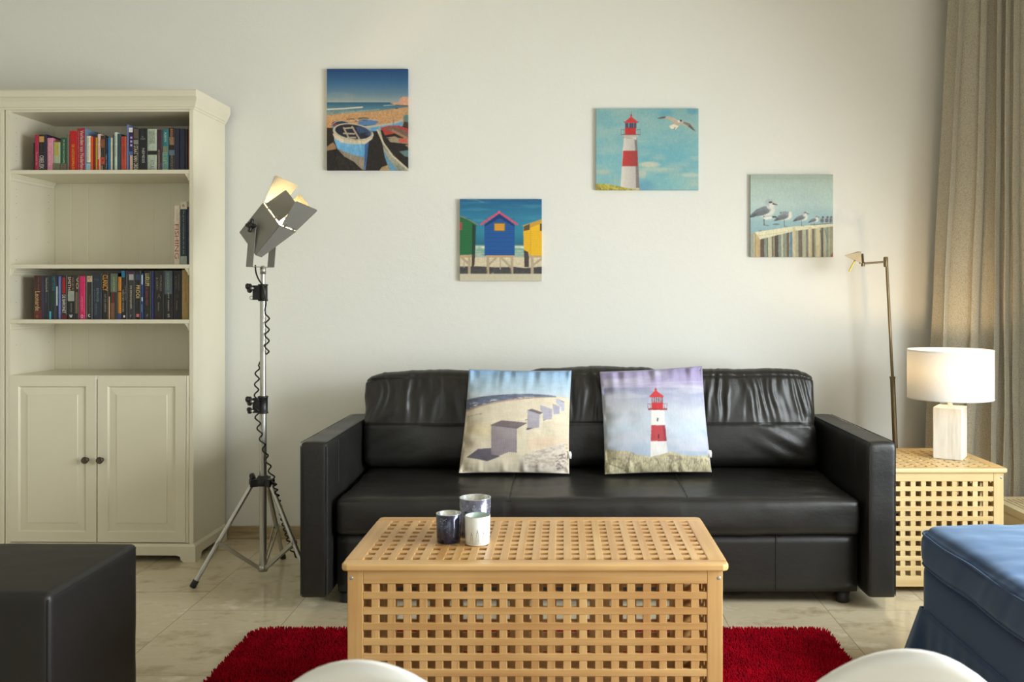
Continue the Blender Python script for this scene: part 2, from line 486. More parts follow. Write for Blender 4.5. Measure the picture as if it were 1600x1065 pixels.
# doors
def door(x0,x1,z0,z1,knobx):
    mb=MB(); rings=[(0,.018),(0,.0015),(.0015,0),(.046,0),(.048,.002),(.0515,.0085),(.0535,.0085),(.084,.0045),(.0865,.0020),(.089,.0020)]
    V=[]
    for ins,y in rings:
        V+=[(x0+ins,y,z0+ins),(x1-ins,y,z0+ins),(x1-ins,y,z1-ins),(x0+ins,y,z1-ins)]
    Fc=[]
    for i in range(len(rings)-1):
        for k in range(4): Fc.append((i*4+k,i*4+(k+1)%4,(i+1)*4+(k+1)%4,(i+1)*4+k))
    n=len(rings)-1; Fc.append((n*4,n*4+1,n*4+2,n*4+3)); Fc.append((3,2,1,0))
    mb.add(V,Fc)
    for xx in (x0+.0468,x1-.0468):   # stile and rail joints
        pass
    d=bc.part('door',mb,m_cab)
    k=MB(); A=Matrix.Rotation(math.radians(90),3,'X')
    k.lathe((knobx,0,.4545),[(.0001,.0),(.009,.0),(.009,.003),(.0055,.005),(.005,.012),(.0085,.015),(.0145,.019),(.0158,.023),(.0145,.027),(.010,.0295),(.0095,.0285),(.004,.0315),(.0001,.032)],24,axis=A)
    bc.part('knob',k,m_pew,parent=d,label='dark pewter round knob')
door(bc_lx(12.5,0),bc_lx(150.3,0),.085,.828,bc_lx(136.5,0))
door(bc_lx(152,0),bc_lx(290,0),.085,.828,bc_lx(159.5,0))

# its neighbour, cut off by the left edge of the frame
nb = copy_tree(bc.o)
q=bc_world(L-.006,0); nb.location=(q[0],q[1],0)
V=[]
for o_,z in prof: V+= [(L,-o_,z),(0,-o_,z),(0,D_BC,z)]
mb=MB(); mb.grid(V,3,len(prof),smooth=False,flip=True); mb.add([(L,-.03,2.0995),(0,-.03,2.0995),(0,D_BC,2.0995),(L,D_BC,2.0995)],[(0,1,2,3)])
for ch in [c for c in bpy.data.objects if c.parent==nb]:
    if ch.name.startswith('cornice'):
        old=mb.build('cornice',m_cab); ch.data=old.data; bpy.data.objects.remove(old)
    if ch.name.startswith('plinth'):
        xs_=[v_.co.x for v_ in ch.data.vertices]
        if min(xs_)>-.1: bpy.data.objects.remove(ch)
        else:
            ch.data=ch.data.copy()
            for v_ in ch.data.vertices: v_.co.x=min(v_.co.x,0)
nb['label']='matching cream bookcase of which only a sliver shows at the left edge'

# ------------------------------------------------------------------ books
m_page = M('book_pages', (214,204,178), .9, var=.05, vscale=60, stretch=(1,1,.02))
_bm={}
def bmat(rgb, rough=.38):
    k=tuple(rgb)
    if k not in _bm:
        m,nt,b=nodes_of('book_cover_%02x%02x%02x'%k)
        c=np.array(rgb,float)
        nt.links.new(ramp(nt,noise(nt,coords(nt),70,4,.7),[(.25,np.clip(c*.9,0,255)),(.75,np.clip(c*1.08+2,0,255))]),b.inputs['Base Color'])
        b.inputs['Roughness'].default_value=rough; _bm[k]=m
    return _bm[k]
GB=1.12   # shelf books stand in the shade: these are the colours of their covers by daylight
def bc_col(c): return tuple(int(min(255,round(x*GB))) for x in c)
def book(x0,x1,yt,ybot,zb,col,bands,texts,label,group,ly=.05,depth=.15,lean=0):
    lx0,lx1=bc_lx(x0,ly),bc_lx(x1,ly)
    Y=bc_world((lx0+lx1)/2,ly)[1]
    h=PZ(yt,Y)-PZ(ybot,Y); w=lx1-lx0-.0004
    wx,wy=bc_world((lx0+lx1)/2,ly)
    t=Thing('book',label,'book',(wx,wy,zb+.0003),group,local=True,rz=-TH)
    cols=[bc_col(col)]; mb=MB(); hw=w/2
    def mi(c):
        c=bc_col(c)
        if c not in cols: cols.append(c)
        return cols.index(c)
    e=.0018 if w>.008 else .001
    # rounded spine
    ys=[(-hw,.003),(-hw*.8,.0008),(-hw*.3,0),(hw*.3,0),(hw*.8,.0008),(hw,.003)]
    for (a,ya),(b_,yb) in zip(ys[:-1],ys[1:]):
        mb.add([(a,ya,0),(b_,yb,0),(b_,yb,h),(a,ya,h)],[(0,1,2,3)],0,True)
    mb.box(-hw,.003,0,-hw+e,depth,h); mb.box(hw-e,.003,0,hw,depth,h)
    mb.add([(-hw,.003,h),(hw,.003,h),(hw*.8,.0008,h),(hw*.3,0,h),(-hw*.3,0,h),(-hw*.8,.0008,h)],[(5,4,3,2,1,0)[::-1]])
    def zz(y): return h*(ybot-y)/(ybot-yt)
    for y0,y1,c,*fx in bands:
        f0,f1=(fx+[0,1])[:2] if len(fx)>=2 else (0,1)
        za,zb_=zz(y1),zz(y0); k=mi(c)
        mb.box(-hw+w*f0+.0002,-.0004,max(za,0.0005),-hw+w*f1-.0002,.003,min(zb_,h),k)
    t.part('cover',mb,[bmat(c) for c in cols])
    pg=MB().box(-hw+e,.0035,.003,hw-e,depth-.004,h-.003); t.part('pages',pg,m_page,label='cream page block')
    for s,y0,y1,f0,f1,c,ori in texts:
        V,Fc=text_mesh(s); za,zb_=zz(y1),zz(y0); xa,xb=-hw+w*f0,-hw+w*f1
        if ori=='v':   # reads downwards
            pts=[(xa+(xb-xa)*q[1],-.0009,zb_+(za-zb_)*q[0]) for q in V]
        elif ori=='u':
            pts=[(xb+(xa-xb)*q[1],-.0009,za+(zb_-za)*q[0]) for q in V]
        else:
            pts=[(xa+(xb-xa)*q[0],-.0009,za+(zb_-za)*q[1]) for q in V]
        t.part('title' ,MB().add(pts,Fc),bmat(bc_col(c),.5))
    return t
G1='books on the top shelf of the bookcase'; G2='books on the middle shelf of the bookcase'; G3='books on the lower open shelf of the bookcase'
T1=[
(51,53.4,220,(30,34,24),[],[],'thin blackish green book, leftmost on the top shelf'),
(53.6,60,207.6,(152,18,58),[],[('De zomer van',235,255,.45,.8,(205,150,150),'v')],'slim crimson book left of the black OBELISK book'),
(60.2,70.2,207.5,(26,22,22),[(210,219,(176,130,70),.1,.85)],[('OBELISK',240,261,.15,.85,(190,184,176),'v')],'black book titled OBELISK with a golden picture at its top'),
(70.4,72.9,207,(44,30,58),[],[],'thin dark purple book right of the black OBELISK book'),
(73.2,82.6,212.5,(190,118,138),[],[('LIEFDE VAN NU',217,258,.3,.7,(222,170,175),'v')],'pale pink book on the top shelf'),
(82.8,93.8,219,(150,160,130),[(219,240,(160,150,70),.2,.8),(252,264.5,(96,96,74))],[],'shorter book with a yellow and pale green picture on its spine'),
(94.2,104.2,212,(16,72,46),[(253,264.5,(96,84,68))],[('DE GROTE MAATSCHAPPIJ',215.5,252,.35,.7,(170,190,165),'v')],'dark green book with white lettering and brown foot'),
(104.4,107.8,208,(106,98,86),[],[],'thin grey book between the dark green and the bright red one'),
(108,120.2,201.5,(166,12,18),[],[('DE VASTGOEDFRAUDE',223,264,.35,.7,(226,150,24),'v')],'bright red book with yellow title DE VASTGOEDFRAUDE'),
(120.4,132,197.6,(150,30,46),[],[('Verleden van Nederland',201,264,.45,.92,(206,186,172),'v'),('Een geschiedenis van ons land',203,262,.1,.25,(200,150,140),'v')],'tall rose red book titled Verleden van Nederland'),
(132.2,134.4,198,(104,124,150),[],[],'thin tall book with a light blue cover behind a cream one'),
(134.7,141.3,209.5,(204,196,172),[(251,252.5,(60,80,90)),(252.5,264.5,(140,172,186))],[('EEN EILAND',213,248,.3,.6,(120,140,150),'v')],'cream book with a light blue foot beside the orange one'),
(141.5,145.1,210.7,(206,74,14),[],[],'slim orange book on the top shelf'),
(145.3,148.6,211,(110,16,12),[],[],'slim dark red book right of the orange one'),
(148.8,151.9,212,(166,136,26),[],[],'slim olive yellow book on the top shelf'),
(152.1,156.8,206.5,(206,176,164),[(246,264.5,(184,62,40),.1,.7)],[('DE OPEN DEUR',217,245,.3,.7,(170,110,110),'v')],'pinkish white book with red lettering near its foot'),
(157,163.8,209,(50,38,30),[(215,228,(120,74,44)),(243,254,(166,64,40)),(246,251,(214,190,176),.2,.8),(256,264.5,(128,112,90),.1,.6)],[],'dark picture spine with a red and white band'),
(164,168,212,(36,34,40),[],[('VERLOREN',238,262,.3,.8,(150,150,150),'v')],'slim charcoal book left of the bright blue one'),
(168.2,172.1,212,(20,104,160),[],[],'slim bright blue book on the top shelf'),
(172.3,175.9,212.5,(196,182,140),[],[],'slim cream book right of the bright blue one'),
(176.1,178,208,(24,54,84),[],[],'very thin navy book beside the mint white one'),
(178.2,183,204,(176,186,168),[],[('DE KUNST VAN HET LEZEN',210,242,.35,.7,(70,80,70),'v')],'tall mint white book with dark lettering'),
(183.2,188.2,206.5,(40,66,78),[],[],'dark teal book left of the terracotta one'),
(188.6,197.2,210.5,(164,62,38),[],[('HET GEHEIM',213,245,.35,.65,(110,26,18),'v')],'terracotta red book with darker lettering'),
(197.6,200.8,192,(96,106,150),[],[],'tall thin lavender blue book, tallest of its shelf'),
(201,207.3,197,(36,30,80),[(197,204,(200,200,196)),(211,214,(180,150,190),.4,.9),(217,220,(180,150,190),.4,.9),(223,226,(180,150,190),.4,.9),(234,240,(70,90,140)),(240,264.5,(176,150,130),.3,1)],[],'navy book with white top and peach lower part beside STAAT VAN ORDE'),
(207.6,216.8,198,(24,20,18),[(199,214,(86,72,58),.1,.9),(216,223,(120,116,104),.1,.9)],[('STAAT VAN ORDE',225,264,.15,.85,(196,186,160),'v')],'black book titled STAAT VAN ORDE'),
(217,229.8,198,(22,22,26),[],[('R.',210,212.5,.4,.6,(150,150,150),'h'),('ANDERS',213.5,215.5,.2,.8,(150,150,150),'h'),('NEMESIS',229,252,.4,.72,(170,170,168),'v')],'black book with small white title NEMESIS'),
(230.2,244.6,199,(158,168,150),[(199,264.5,(120,140,132),0,.06),(233,239.3,(30,26,24))],[('GEZICHTEN',202,222,.2,.5,(88,98,90),'v'),('VAN DE ZEE',202,222,.55,.8,(88,98,90),'v'),('ATLAS',247,262,.3,.75,(100,110,98),'v')],'wide pale green book with a black band across its middle'),
(244.9,253.4,200,(56,30,44),[(252,264.5,(62,50,90),.6,1)],[('DE SCHADUWKONING',232,262,.25,.6,(160,150,120),'v')],'plum coloured book left of the teal one'),
(253.7,263,200,(30,108,116),[(226,236,(110,120,90),.1,.9),(236,264.5,(110,146,130),0,.85)],[('ALBION',204,219,.35,.7,(190,200,170),'v'),('HET LIED',237,262,.2,.7,(70,90,60),'v')],'teal book with a mint green lower half'),
(263.3,273.2,197.5,(38,28,26),[(212,224,(110,90,76),.1,.9),(232,240,(86,104,120),.1,.95)],[('BREEKPUNT',199,224,.3,.7,(190,130,96),'v'),('NACHTLICHT',240,263,.35,.75,(130,126,120),'v')],'dark brown book with orange lettering beside the navy volumes'),
(273.4,280.3,198,(32,38,62),[],[],'navy volume on the top shelf, left one of two'),
(280.5,289.4,198.5,(34,40,66),[],[],'wider navy volume on the top shelf, right one of two'),
(289.6,293,199,(26,34,36),[],[],'slim blackish green book beside the navy volumes'),
(293.2,299.5,200,(110,20,22),[],[],'dark red book, rightmost on the top shelf'),
]
for r in T1:
    x0,x1,yt,c,bands,tx,lab=r
    book(x0,x1,yt,264.8,shelf_z[0][1],c,bands,tx,lab,G1,depth=.19 if yt<206 else .14)
T2=[
(271.8,281,318.5,(196,184,166),[],[('FISHING',348,402,.15,.85,(150,74,62),'v'),('the complete guide to',326,344,.4,.6,(130,120,110),'v')],'tall off-white book titled FISHING'),
(281.7,292.2,313,(24,46,58),[(313,324.5,(196,186,166)),(398,411,(140,150,140))],[('De grote encyclopedie van de zee',327,395,.35,.6,(150,160,160),'v'),('B',317,321,.35,.65,(60,60,80),'h')],'tall dark teal book with white top and pale foot'),
(292.4,300,314,(34,40,62),[(314,321,(150,140,126)),(330,360,(60,50,80),.1,.5)],[],'tall navy book, rightmost on the middle shelf'),
]
for r in T2:
    x0,x1,yt,c,bands,tx,lab=r
    book(x0,x1,yt,411.3,shelf_z[1][1],c,bands,tx,lab,G2,depth=.2)
T3=[
(52.5,66,431,(58,26,22),[(485,499,(84,34,26))],[('Arthur Rowan',433,455,.5,.7,(120,90,80),'v'),('Leonarde',456,486,.2,.75,(196,160,110),'v'),('O',493,497,.3,.55,(180,110,70),'h')],'maroon brown book with a golden script title, leftmost on its shelf'),
(66.3,76.8,431,(30,30,38),[(431,499,(50,50,78),0,.2)],[('Nachtschrift',435,457,.5,.78,(170,170,140),'v'),('verhalen',458,474,.5,.7,(90,96,120),'v')],'dark grey book with pale lettering and a bluish edge'),
(77,86.6,431,(26,36,38),[(487,499,(60,160,180),.02,.3)],[('HET RIVIER',433,455,.5,.9,(46,120,130),'v'),('VERHAAL',458,480,.5,.85,(30,70,50),'v')],'dark book with teal lettering and a cyan mark at its foot'),
(86.8,90.4,431,(30,36,56),[(448,478,(170,190,190),.3,.9)],[],'slim dark book with a white swoosh'),
(90.6,95.4,432,(78,88,142),[(434,497,(130,134,176),.35,.6)],[],'slim periwinkle blue book on the lower shelf'),
(95.7,104.4,431,(24,22,22),[(434,459,(150,14,20),.2,.75),(492,499,(84,16,20))],[('DE BARONET',461,490,.2,.8,(206,200,184),'v')],'black book titled DE BARONET below a red block'),
(104.7,117.1,431,(22,22,24),[(455,471,(140,144,130),.1,.9)],[('SMITH',433,454,.1,.5,(206,186,160),'v'),('WILBUR',433,454,.6,.88,(150,110,90),'v'),('ZIJDERIJK',474,489,.4,.65,(130,120,120),'v'),('w',492,497,.3,.7,(220,210,210),'h')],'black book with SMITH in large pale letters'),
(117.3,123.3,431,(48,36,28),[(457,490,(100,82,66),.05,.7)],[('VO',434,452,.3,.9,(210,180,120),'v')],'narrow brown book left of the hot pink one'),
(123.6,133.1,431.8,(186,22,84),[],[('SWEETHEART',463,487,.3,.7,(228,110,130),'v'),('O',492,497.5,.3,.7,(235,210,210),'h')],'hot pink book on the lower shelf'),
(133.3,135,431,(50,30,40),[],[],'very thin dark book right of the hot pink one'),
(135.2,144.1,431,(34,30,24),[(431,499,(130,130,110),0,.07),(432,441,(196,176,140),.1,.95)],[('MO',433,440,.2,.85,(120,50,36),'h'),('Vergeten lied',460,488,.45,.75,(90,110,60),'v'),('c',491,496,.3,.65,(220,220,214),'h')],'dark book with cream top and green script lettering'),
(144.4,159,428.5,(30,40,52),[],[('E.STEEL',436,439,.2,.75,(90,104,114),'h'),('DE WACHTER',451,472,.45,.7,(116,130,130),'v'),('van het noorden',452,472,.2,.35,(90,100,104),'v'),('een thriller over de zee',475,492,.25,.65,(90,100,110),'v')],'wide slate blue book with grey lettering'),
(159.4,169,427.5,(34,26,18),[],[('CLANCY',430,455,.1,.95,(222,150,50),'v'),('OP DE GRENS',460,488,.4,.7,(130,130,120),'v')],'black book with CLANCY in large orange letters'),
(169.2,171.6,428,(44,34,28),[(464,499,(190,150,110),.3,1)],[],'very thin dark book with a tan lower edge'),
(171.9,183.6,427,(44,44,40),[(428,457,(84,98,78),.05,.95),(457,474,(96,28,26),.3,.6),(474,499,(108,70,52),.1,.6)],[('DUISTER',434,456,.4,.65,(160,160,130),'v')],'book with a mossy green top and reddish brown picture'),
(184,189.2,433,(176,112,20),[(455,457,(90,40,20)),(490,499,(50,60,110))],[],'slim orange yellow book with a blue foot'),
(189.5,198.7,423.5,(28,26,26),[(423.5,434,(20,110,140),.02,.6),(493,496.5,(206,196,184),.35,.65)],[('HET BLOED',447,470,.6,.8,(130,120,112),'v'),('VAN HET WATER',453,488,.2,.45,(170,160,140),'v')],'black book with a cyan blue blot at its top'),
(199.2,209.8,424,(46,44,46),[(424,428.5,(64,36,60)),(429,438,(150,150,150),.2,.9)],[('DE ERFENISJAGER',447,483,.35,.65,(190,184,150),'v'),('f',492,496,.4,.6,(150,150,150),'h')],'charcoal book with a grey picture and purple cap'),
(210.1,220,424.5,(24,22,24),[(424.5,499,(90,92,90),0,.06),(429,438,(40,56,80),.15,.95),(491,495.5,(196,90,96),.3,.75)],[('PROOI',446,466,.25,.85,(206,180,110),'v')],'black book titled PROOI with a pink square at its foot'),
(220.3,223.8,427,(40,56,110),[(430,445,(190,200,216),.2,.8),(465,471,(190,200,216),.2,.8),(476,488,(90,120,150),.1,.6)],[],'thin royal blue book with white flashes'),
(224.2,236.1,424,(28,28,26),[],[('LUDLUM',428,447,.25,.8,(206,190,130),'v'),('de laatste missie',449,478,.35,.68,(140,56,66),'v'),('f',491,496,.4,.65,(120,120,120),'h')],'black book with LUDLUM in cream and a red title below'),
(236.4,239.8,424,(36,42,92),[],[],'thin indigo book on the lower shelf'),
(240.1,256.3,423,(24,22,22),[(490,497,(50,18,20),.4,.7)],[('MONALDI',431,455,.6,.8,(120,112,96),'v'),('& SORTI',434,453,.25,.45,(120,112,96),'v'),('A',459,467,.35,.7,(96,84,60),'h'),('Secretum',473,486,.42,.58,(130,126,110),'v')],'wide black MONALDI & SORTI book, left of the pair'),
(256.8,269.4,423,(26,24,26),[(423.5,460,(70,84,88),.02,.98)],[('DE SCHOKGOLF',427,454,.3,.6,(130,150,120),'v'),('JEFF ABBEN',457,486,.4,.6,(170,170,160),'v'),('S',491,496,.4,.7,(170,164,150),'h')],'black book with a misty grey blue top between the MONALDI pair'),
(269.8,283.3,423,(24,20,22),[],[('MONALDI',430,454,.62,.82,(104,96,88),'v'),('& SORTI',432,451,.3,.48,(104,96,88),'v'),('*',459,467,.35,.7,(70,60,66),'h'),('Veritas',470,485,.42,.58,(130,120,100),'v')],'black MONALDI & SORTI book beside the tan book, right of the pair'),
(283.8,295.2,422,(150,126,76),[],[('HET JAAR VAN DE TIJGER',436,472,.42,.62,(150,90,50),'v')],'wide tan book, rightmost on the lower shelf'),
]
for r in T3:
    x0,x1,yt,c,bands,tx,lab=r
    book(x0,x1,yt,499.2,shelf_z[2][1],c,bands,tx,lab,G3,depth=.14)
# ------------------------------------------------------------------ canvas prints on the back wall
def canvas(art, gain, x0,y0,x1,y1, label, thick=.02):
    yf=WALL_Y-thick; nu,nv=art.nu,art.nv
    C=art.out(gain)
    X=np.linspace(PX(x0,yf),PX(x1,yf),nu); Z=np.linspace(PZ(y0,yf),PZ(y1,yf),nv)
    XX,ZZ=np.meshgrid(X,Z); V=np.stack([XX.ravel(),np.full(XX.size,yf),ZZ.ravel()],1)
    mb=MB(); mb.grid(V,nu,nv,flip=True,smooth=False); cols=[C.reshape(-1,3)]
    for idx,fl in ((list(range(nu)),0),(list(range(nu*(nv-1),nu*nv)),1),(list(range(0,nu*nv,nu)),1),(list(range(nu-1,nu*nv,nu)),0)):
        e=V[idx]; bk=e.copy(); bk[:,1]=WALL_Y-.0005
        mb.grid(np.concatenate([e,bk]),len(idx),2,flip=bool(fl),smooth=False)
        cc=C.reshape(-1,3)[idx]; cols.append(np.concatenate([cc,cc])*.95)
    cx,cz=(X[0]+X[-1])/2,Z[-1]
    return single('canvas_print',mb,attr_mat('printed_canvas',.55,900),label,'picture',(cx,WALL_Y,cz),'canvas prints on the wall',colors=np.concatenate(cols))

# boats on a beach
a=Art((92,72),(815,72),(820,982),(95,982),150,190)
a.vgrad([(72,(18,60,112)),(180,(40,88,132)),(290,(86,118,140)),(372,(138,150,144)),(374,(38,84,112)),(415,(62,108,130)),(470,(112,132,126)),(500,(150,140,112)),(982,(150,110,70))])
a.cloud(200,60,.62,(120,140,150),.4,1,mask=(a.Y>280)&(a.Y<372)); a.ell(290,320,50,25,(140,138,140),.35,soft=.8)
a.line([(95,436),(260,428),(410,416)],11,(196,190,176)); a.line([(230,466),(430,448),(560,436)],8,(150,156,146),.7); a.line([(600,402),(700,396)],6,(180,180,168),.8)
a.gpoly([(92,492),(300,468),(560,447),(815,415),(822,560),(92,620)],(180,138,92),(186,132,84)); a.grain(70,10,5,2,mask=(a.Y>440))
a.poly([(655,376),(735,372),(745,340),(775,322),(820,325),(820,408),(760,404),(690,392)],(196,140,112)); a.poly([(690,392),(760,396),(820,398),(820,410),(760,406)],(110,90,64))
a.cloud(20,16,.55,(226,176,150),.6,2,mask=a.inside([(735,372),(745,340),(775,322),(820,325),(820,395),(760,392)]))
a.ell(715,427,14,5,(60,50,44))
a.poly([(92,600),(180,600),(240,560),(820,585),(820,985),(92,985)],(30,24,22)); a.poly([(92,772),(150,730),(175,760),(180,790),(92,806)],(150,112,74)); a.poly([(560,985),(590,950),(650,930),(700,985)],(160,130,90))
a.ell(215,570,78,34,(40,44,64)); a.poly([(138,575),(170,590),(230,592),(200,620),(150,606)],(76,124,170)); a.line([(140,572),(180,545),(230,536),(290,552)],7,(150,150,140)); a.line([(145,575),(205,572)],9,(150,40,70))
a.ell(420,522,50,14,(60,60,54)); a.line([(275,526),(330,520),(360,545)],8,(70,62,54)); a.poly([(360,545),(480,530),(560,545),(520,575),(400,580)],(70,116,164)); a.line([(300,540),(420,522),(540,530)],6,(170,166,150))
a.poly([(455,600),(690,560),(770,540),(768,588),(640,606),(520,632),(470,625)],(84,144,186)); a.poly([(330,575),(440,585),(690,555),(765,522),(770,542),(690,570),(470,602),(380,592)],(168,164,146)); a.line([(690,530),(686,575)],6,(60,110,160))
a.poly([(775,500),(820,480),(820,560),(778,545)],(90,110,106)); a.ell(800,492,16,10,(60,130,130)); a.poly([(780,545),(820,550),(820,600),(770,585)],(60,44,40))
# near blue boat
a.gpoly([(160,700),(240,735),(440,745),(470,722),(462,790),(440,975),(415,975),(340,900),(250,850),(190,790)],(104,168,206),(80,140,190))
a.poly([(188,786),(250,812),(330,842),(437,868),(430,975),(412,975),(340,905),(250,855)],(138,124,106)); a.poly([(435,730),(470,722),(460,800),(436,970),(428,970)],(44,84,140))
a.ell(330,642,182,80,(176,164,140),rot=8); a.ell(328,636,160,64,(26,28,46),rot=8); a.cloud(60,30,.5,(60,96,140),.6,3,mask=(a.inside([(350,580),(500,610),(490,700),(390,700)])))
a.poly([(148,650),(165,700),(240,735),(330,748),(440,745),(500,700),(512,655),(490,690),(430,722),(330,716),(230,695),(175,660)],(192,180,156))
for q in ([(245,600),(290,690)],[(320,590),(385,700)],[(245,650),(340,655)],[(250,606),(330,600)],[(280,690),(350,688)]): a.line(q,13,(160,146,120))
a.grain(50,14,40,4,mask=(a.Y>700)&(a.X<470)&(a.X>150))
# right boat
a.poly([(545,620),(565,590),(600,735),(680,845),(820,968),(820,985),(660,985),(610,850),(590,740)],(150,146,124)); a.poly([(600,800),(650,880),(735,985),(655,985),(612,860)],(90,136,160))
a.cloud(30,30,.55,(90,100,86),.6,5,mask=a.inside([(560,640),(620,760),(820,965),(820,985),(735,985),(590,760)]))
a.poly([(572,600),(640,584),(740,580),(820,610),(820,680),(700,650),(612,668),(600,640)],(168,52,44)); a.poly([(600,610),(680,590),(760,610),(820,640),(820,700),(690,640)],(110,84,72)); a.line([(680,625),(820,700)],22,(150,110,86))
a.poly([(620,690),(700,676),(820,740),(820,700),(740,690),(820,720)],(150,120,100)); a.poly([(640,700),(740,692),(820,720),(820,745),(660,728)],(140,130,106)); a.poly([(730,700),(800,690),(820,735),(740,735)],(186,80,62))
a.poly([(740,812),(820,800),(820,860),(790,856)],(84,112,112)); a.poly([(790,755),(820,750),(820,775)],(150,110,86)); a.line([(545,620),(600,740),(680,850),(820,975)],14,(186,176,150)); a.grain(40,8,8,6,mask=a.Y>580)
canvas(a,1.36,510.8,107.6,637.2,265.8,'portrait format canvas of blue fishing boats on a beach')

# beach huts
a=Art((107,80),(1002,80),(1002,982),(107,982),150,150)
a.vgrad([(80,(12,86,130)),(300,(34,116,150)),(450,(30,122,148)),(575,(22,98,124)),(585,(60,110,110)),(600,(178,190,170)),(720,(150,164,150)),(722,(196,182,150)),(982,(190,178,150))])
a.cloud(300,40,.55,(80,150,170),.35,1,mask=a.Y<330); a.line([(190,84),(290,94),(370,118)],14,(90,140,160),.5)
a.line([(107,640),(1002,632)],14,(110,150,130),.8); a.line([(107,665),(1002,668)],14,(120,160,140)); a.line([(107,610),(1002,612)],12,(208,208,190))
a.cloud(40,12,.5,(90,150,130),.6,2,mask=(a.Y>600)&(a.Y<715))
a.poly([(107,822),(300,818),(500,830),(700,825),(820,838),(1002,822),(1002,902),(107,902)],(62,60,60)); a.grain(30,20,10,2,mask=a.Y>720)
# green hut
a.poly([(107,268),(210,310),(310,365),(300,375),(280,372),(275,690),(107,696)],(24,100,52)); a.poly([(245,350),(285,375),(275,700),(240,690)],(20,54,44)); a.line([(107,268),(215,312),(305,366)],9,(130,120,100)); a.poly([(107,330),(134,345),(130,420),(107,424)],(176,58,64))
for y in range(300,690,26): a.line([(107,y),(243,y)],3,(12,66,36),.8)
# blue hut
a.poly([(375,365),(540,235),(705,365),(705,705),(378,705)],(10,80,150)); a.poly([(375,365),(540,245),(705,365),(700,385),(540,290),(380,385)],(14,44,100))
for y in range(300,700,23): a.line([(380,y),(703,y)],3.5,(8,46,116),.9)
a.line([(340,358),(538,228),(732,358)],20,(198,64,92)); a.ell(537,222,10,12,(200,90,110)); a.rect(480,345,602,432,(120,104,40)); a.rect(488,355,592,424,(206,140,26))
for y in (372,390,408): a.line([(490,y),(590,y)],3,(170,104,20))
# yellow hut
a.poly([(800,372),(1002,302),(1002,700),(880,700),(805,632)],(232,170,10)); a.poly([(803,380),(868,352),(868,420),(803,432)],(84,70,40)); a.poly([(868,350),(1002,302),(1002,345),(868,400)],(190,140,40)); a.line([(785,376),(1002,300)],8,(90,140,130)); a.line([(878,360),(880,700)],4,(190,130,10)); a.rect(980,350,1002,430,(50,44,50))
for y in range(440,700,20): a.line([(806,y-6),(878,y+4)],3,(180,110,16)); a.line([(882,y),(1002,y)],3,(196,130,6))
# stilts
for x0_,x1_ in ((107,235),(390,700),(870,1002)): a.rect(x0_,700,x1_,724,(186,146,100))
a.poly([(240,690),(275,690),(270,800),(235,880)],(70,56,44)); a.poly([(805,640),(850,660),(862,720),(860,830),(812,830)],(66,54,50))
for q,wd in (([(415,724),(415,900)],30),([(675,724),(675,900)],28),([(212,724),(212,900)],28),([(895,724),(895,900)],30),([(500,730),(410,815)],22),([(565,730),(680,845)],24),([(130,724),(215,800)],24),([(1002,735),(900,810)],24),([(548,724),(548,850)],12),([(155,724),(155,830)],10)): a.line(q,wd,(164,146,118))
a.line([(400,850),(408,900)],12,(110,94,76)); a.line([(660,840),(668,900)],12,(110,94,76)); a.grain(30,6,6,5,mask=a.Y>700)
a.rect(107,902,1002,982,(186,176,150)); a.line([(440,905),(475,892)],8,(150,130,100)); a.grain(16,12,6,6,mask=a.Y>900)
canvas(a,1.36,718.6,311,846.4,438.6,'square canvas of green, blue and yellow beach huts on stilts')

# lighthouse and gull
def lighthouse(a,cx,yt,k,xo=0):
    """tower with its red lantern; k scale relative to the canvas drawing"""
    X=lambda x: cx+(x-455)*k
    Y=lambda y: yt+(y-130)*k
    return X,Y
a=Art((80,98),(1178,100),(1178,973),(80,973),190,152)
a.vgrad([(98,(116,160,160)),(300,(122,168,168)),(600,(108,168,176)),(973,(122,172,172))])
a.cloud(300,110,.5,(150,176,168),.6,1,k=.25); a.cloud(200,90,.56,(96,158,172),.55,2,k=.25); a.ell(820,600,300,200,(90,160,176),.5,soft=.6); a.cloud(190,70,.60,(168,180,164),.5,4,k=.2,mask=(a.Y>440)&(a.X>500))
a.ell(650,700,110,30,(184,186,162),.9,soft=.4); a.ell(720,750,180,20,(160,180,166),.8,soft=.5); a.ell(1090,810,110,22,(170,184,168),.8,soft=.5); a.ell(570,800,50,40,(176,180,162),.8,soft=.6); a.ell(160,780,70,24,(168,176,160),.8,soft=.6); a.ell(600,930,90,60,(76,140,170),.7,soft=.7)
a.ell(830,150,60,40,(80,146,166),.7,soft=.7); a.ell(1110,130,60,36,(70,140,166),.7,soft=.7)
a.gpoly([(380,405),(515,400),(525,560),(545,960),(342,960),(365,560)],(204,196,184),(168,162,156),'x'); a.poly([(490,405),(517,400),(527,560),(545,960),(508,960),(500,560)],(120,112,108))
a.gpoly([(370,552),(522,550),(527,718),(358,718)],(196,48,44),(146,50,48),'x'); a.ell(440,400,75,22,(150,140,134)); a.poly([(385,405),(515,405),(510,440),(470,415),(385,412)],(196,188,176))
a.rect(350,376,552,388,(84,40,40)); a.poly([(352,384),(550,384),(510,410),(385,410)],(176,166,156))
for x in (350,378,530,552): a.line([(x,322),(x,384)],4,(90,84,84))
a.line([(348,324),(385,330)],4,(90,60,60)); a.line([(510,330),(554,324)],4,(90,60,60))
a.rect(388,308,508,378,(184,34,34)); a.rect(393,255,510,308,(60,74,96)); 
for x in (397,420,446,470,492,508): a.line([(x,252),(x,310)],7,(96,30,34))
a.line([(430,258),(430,300)],8,(110,150,170)); a.line([(484,258),(484,300)],6,(90,130,160))
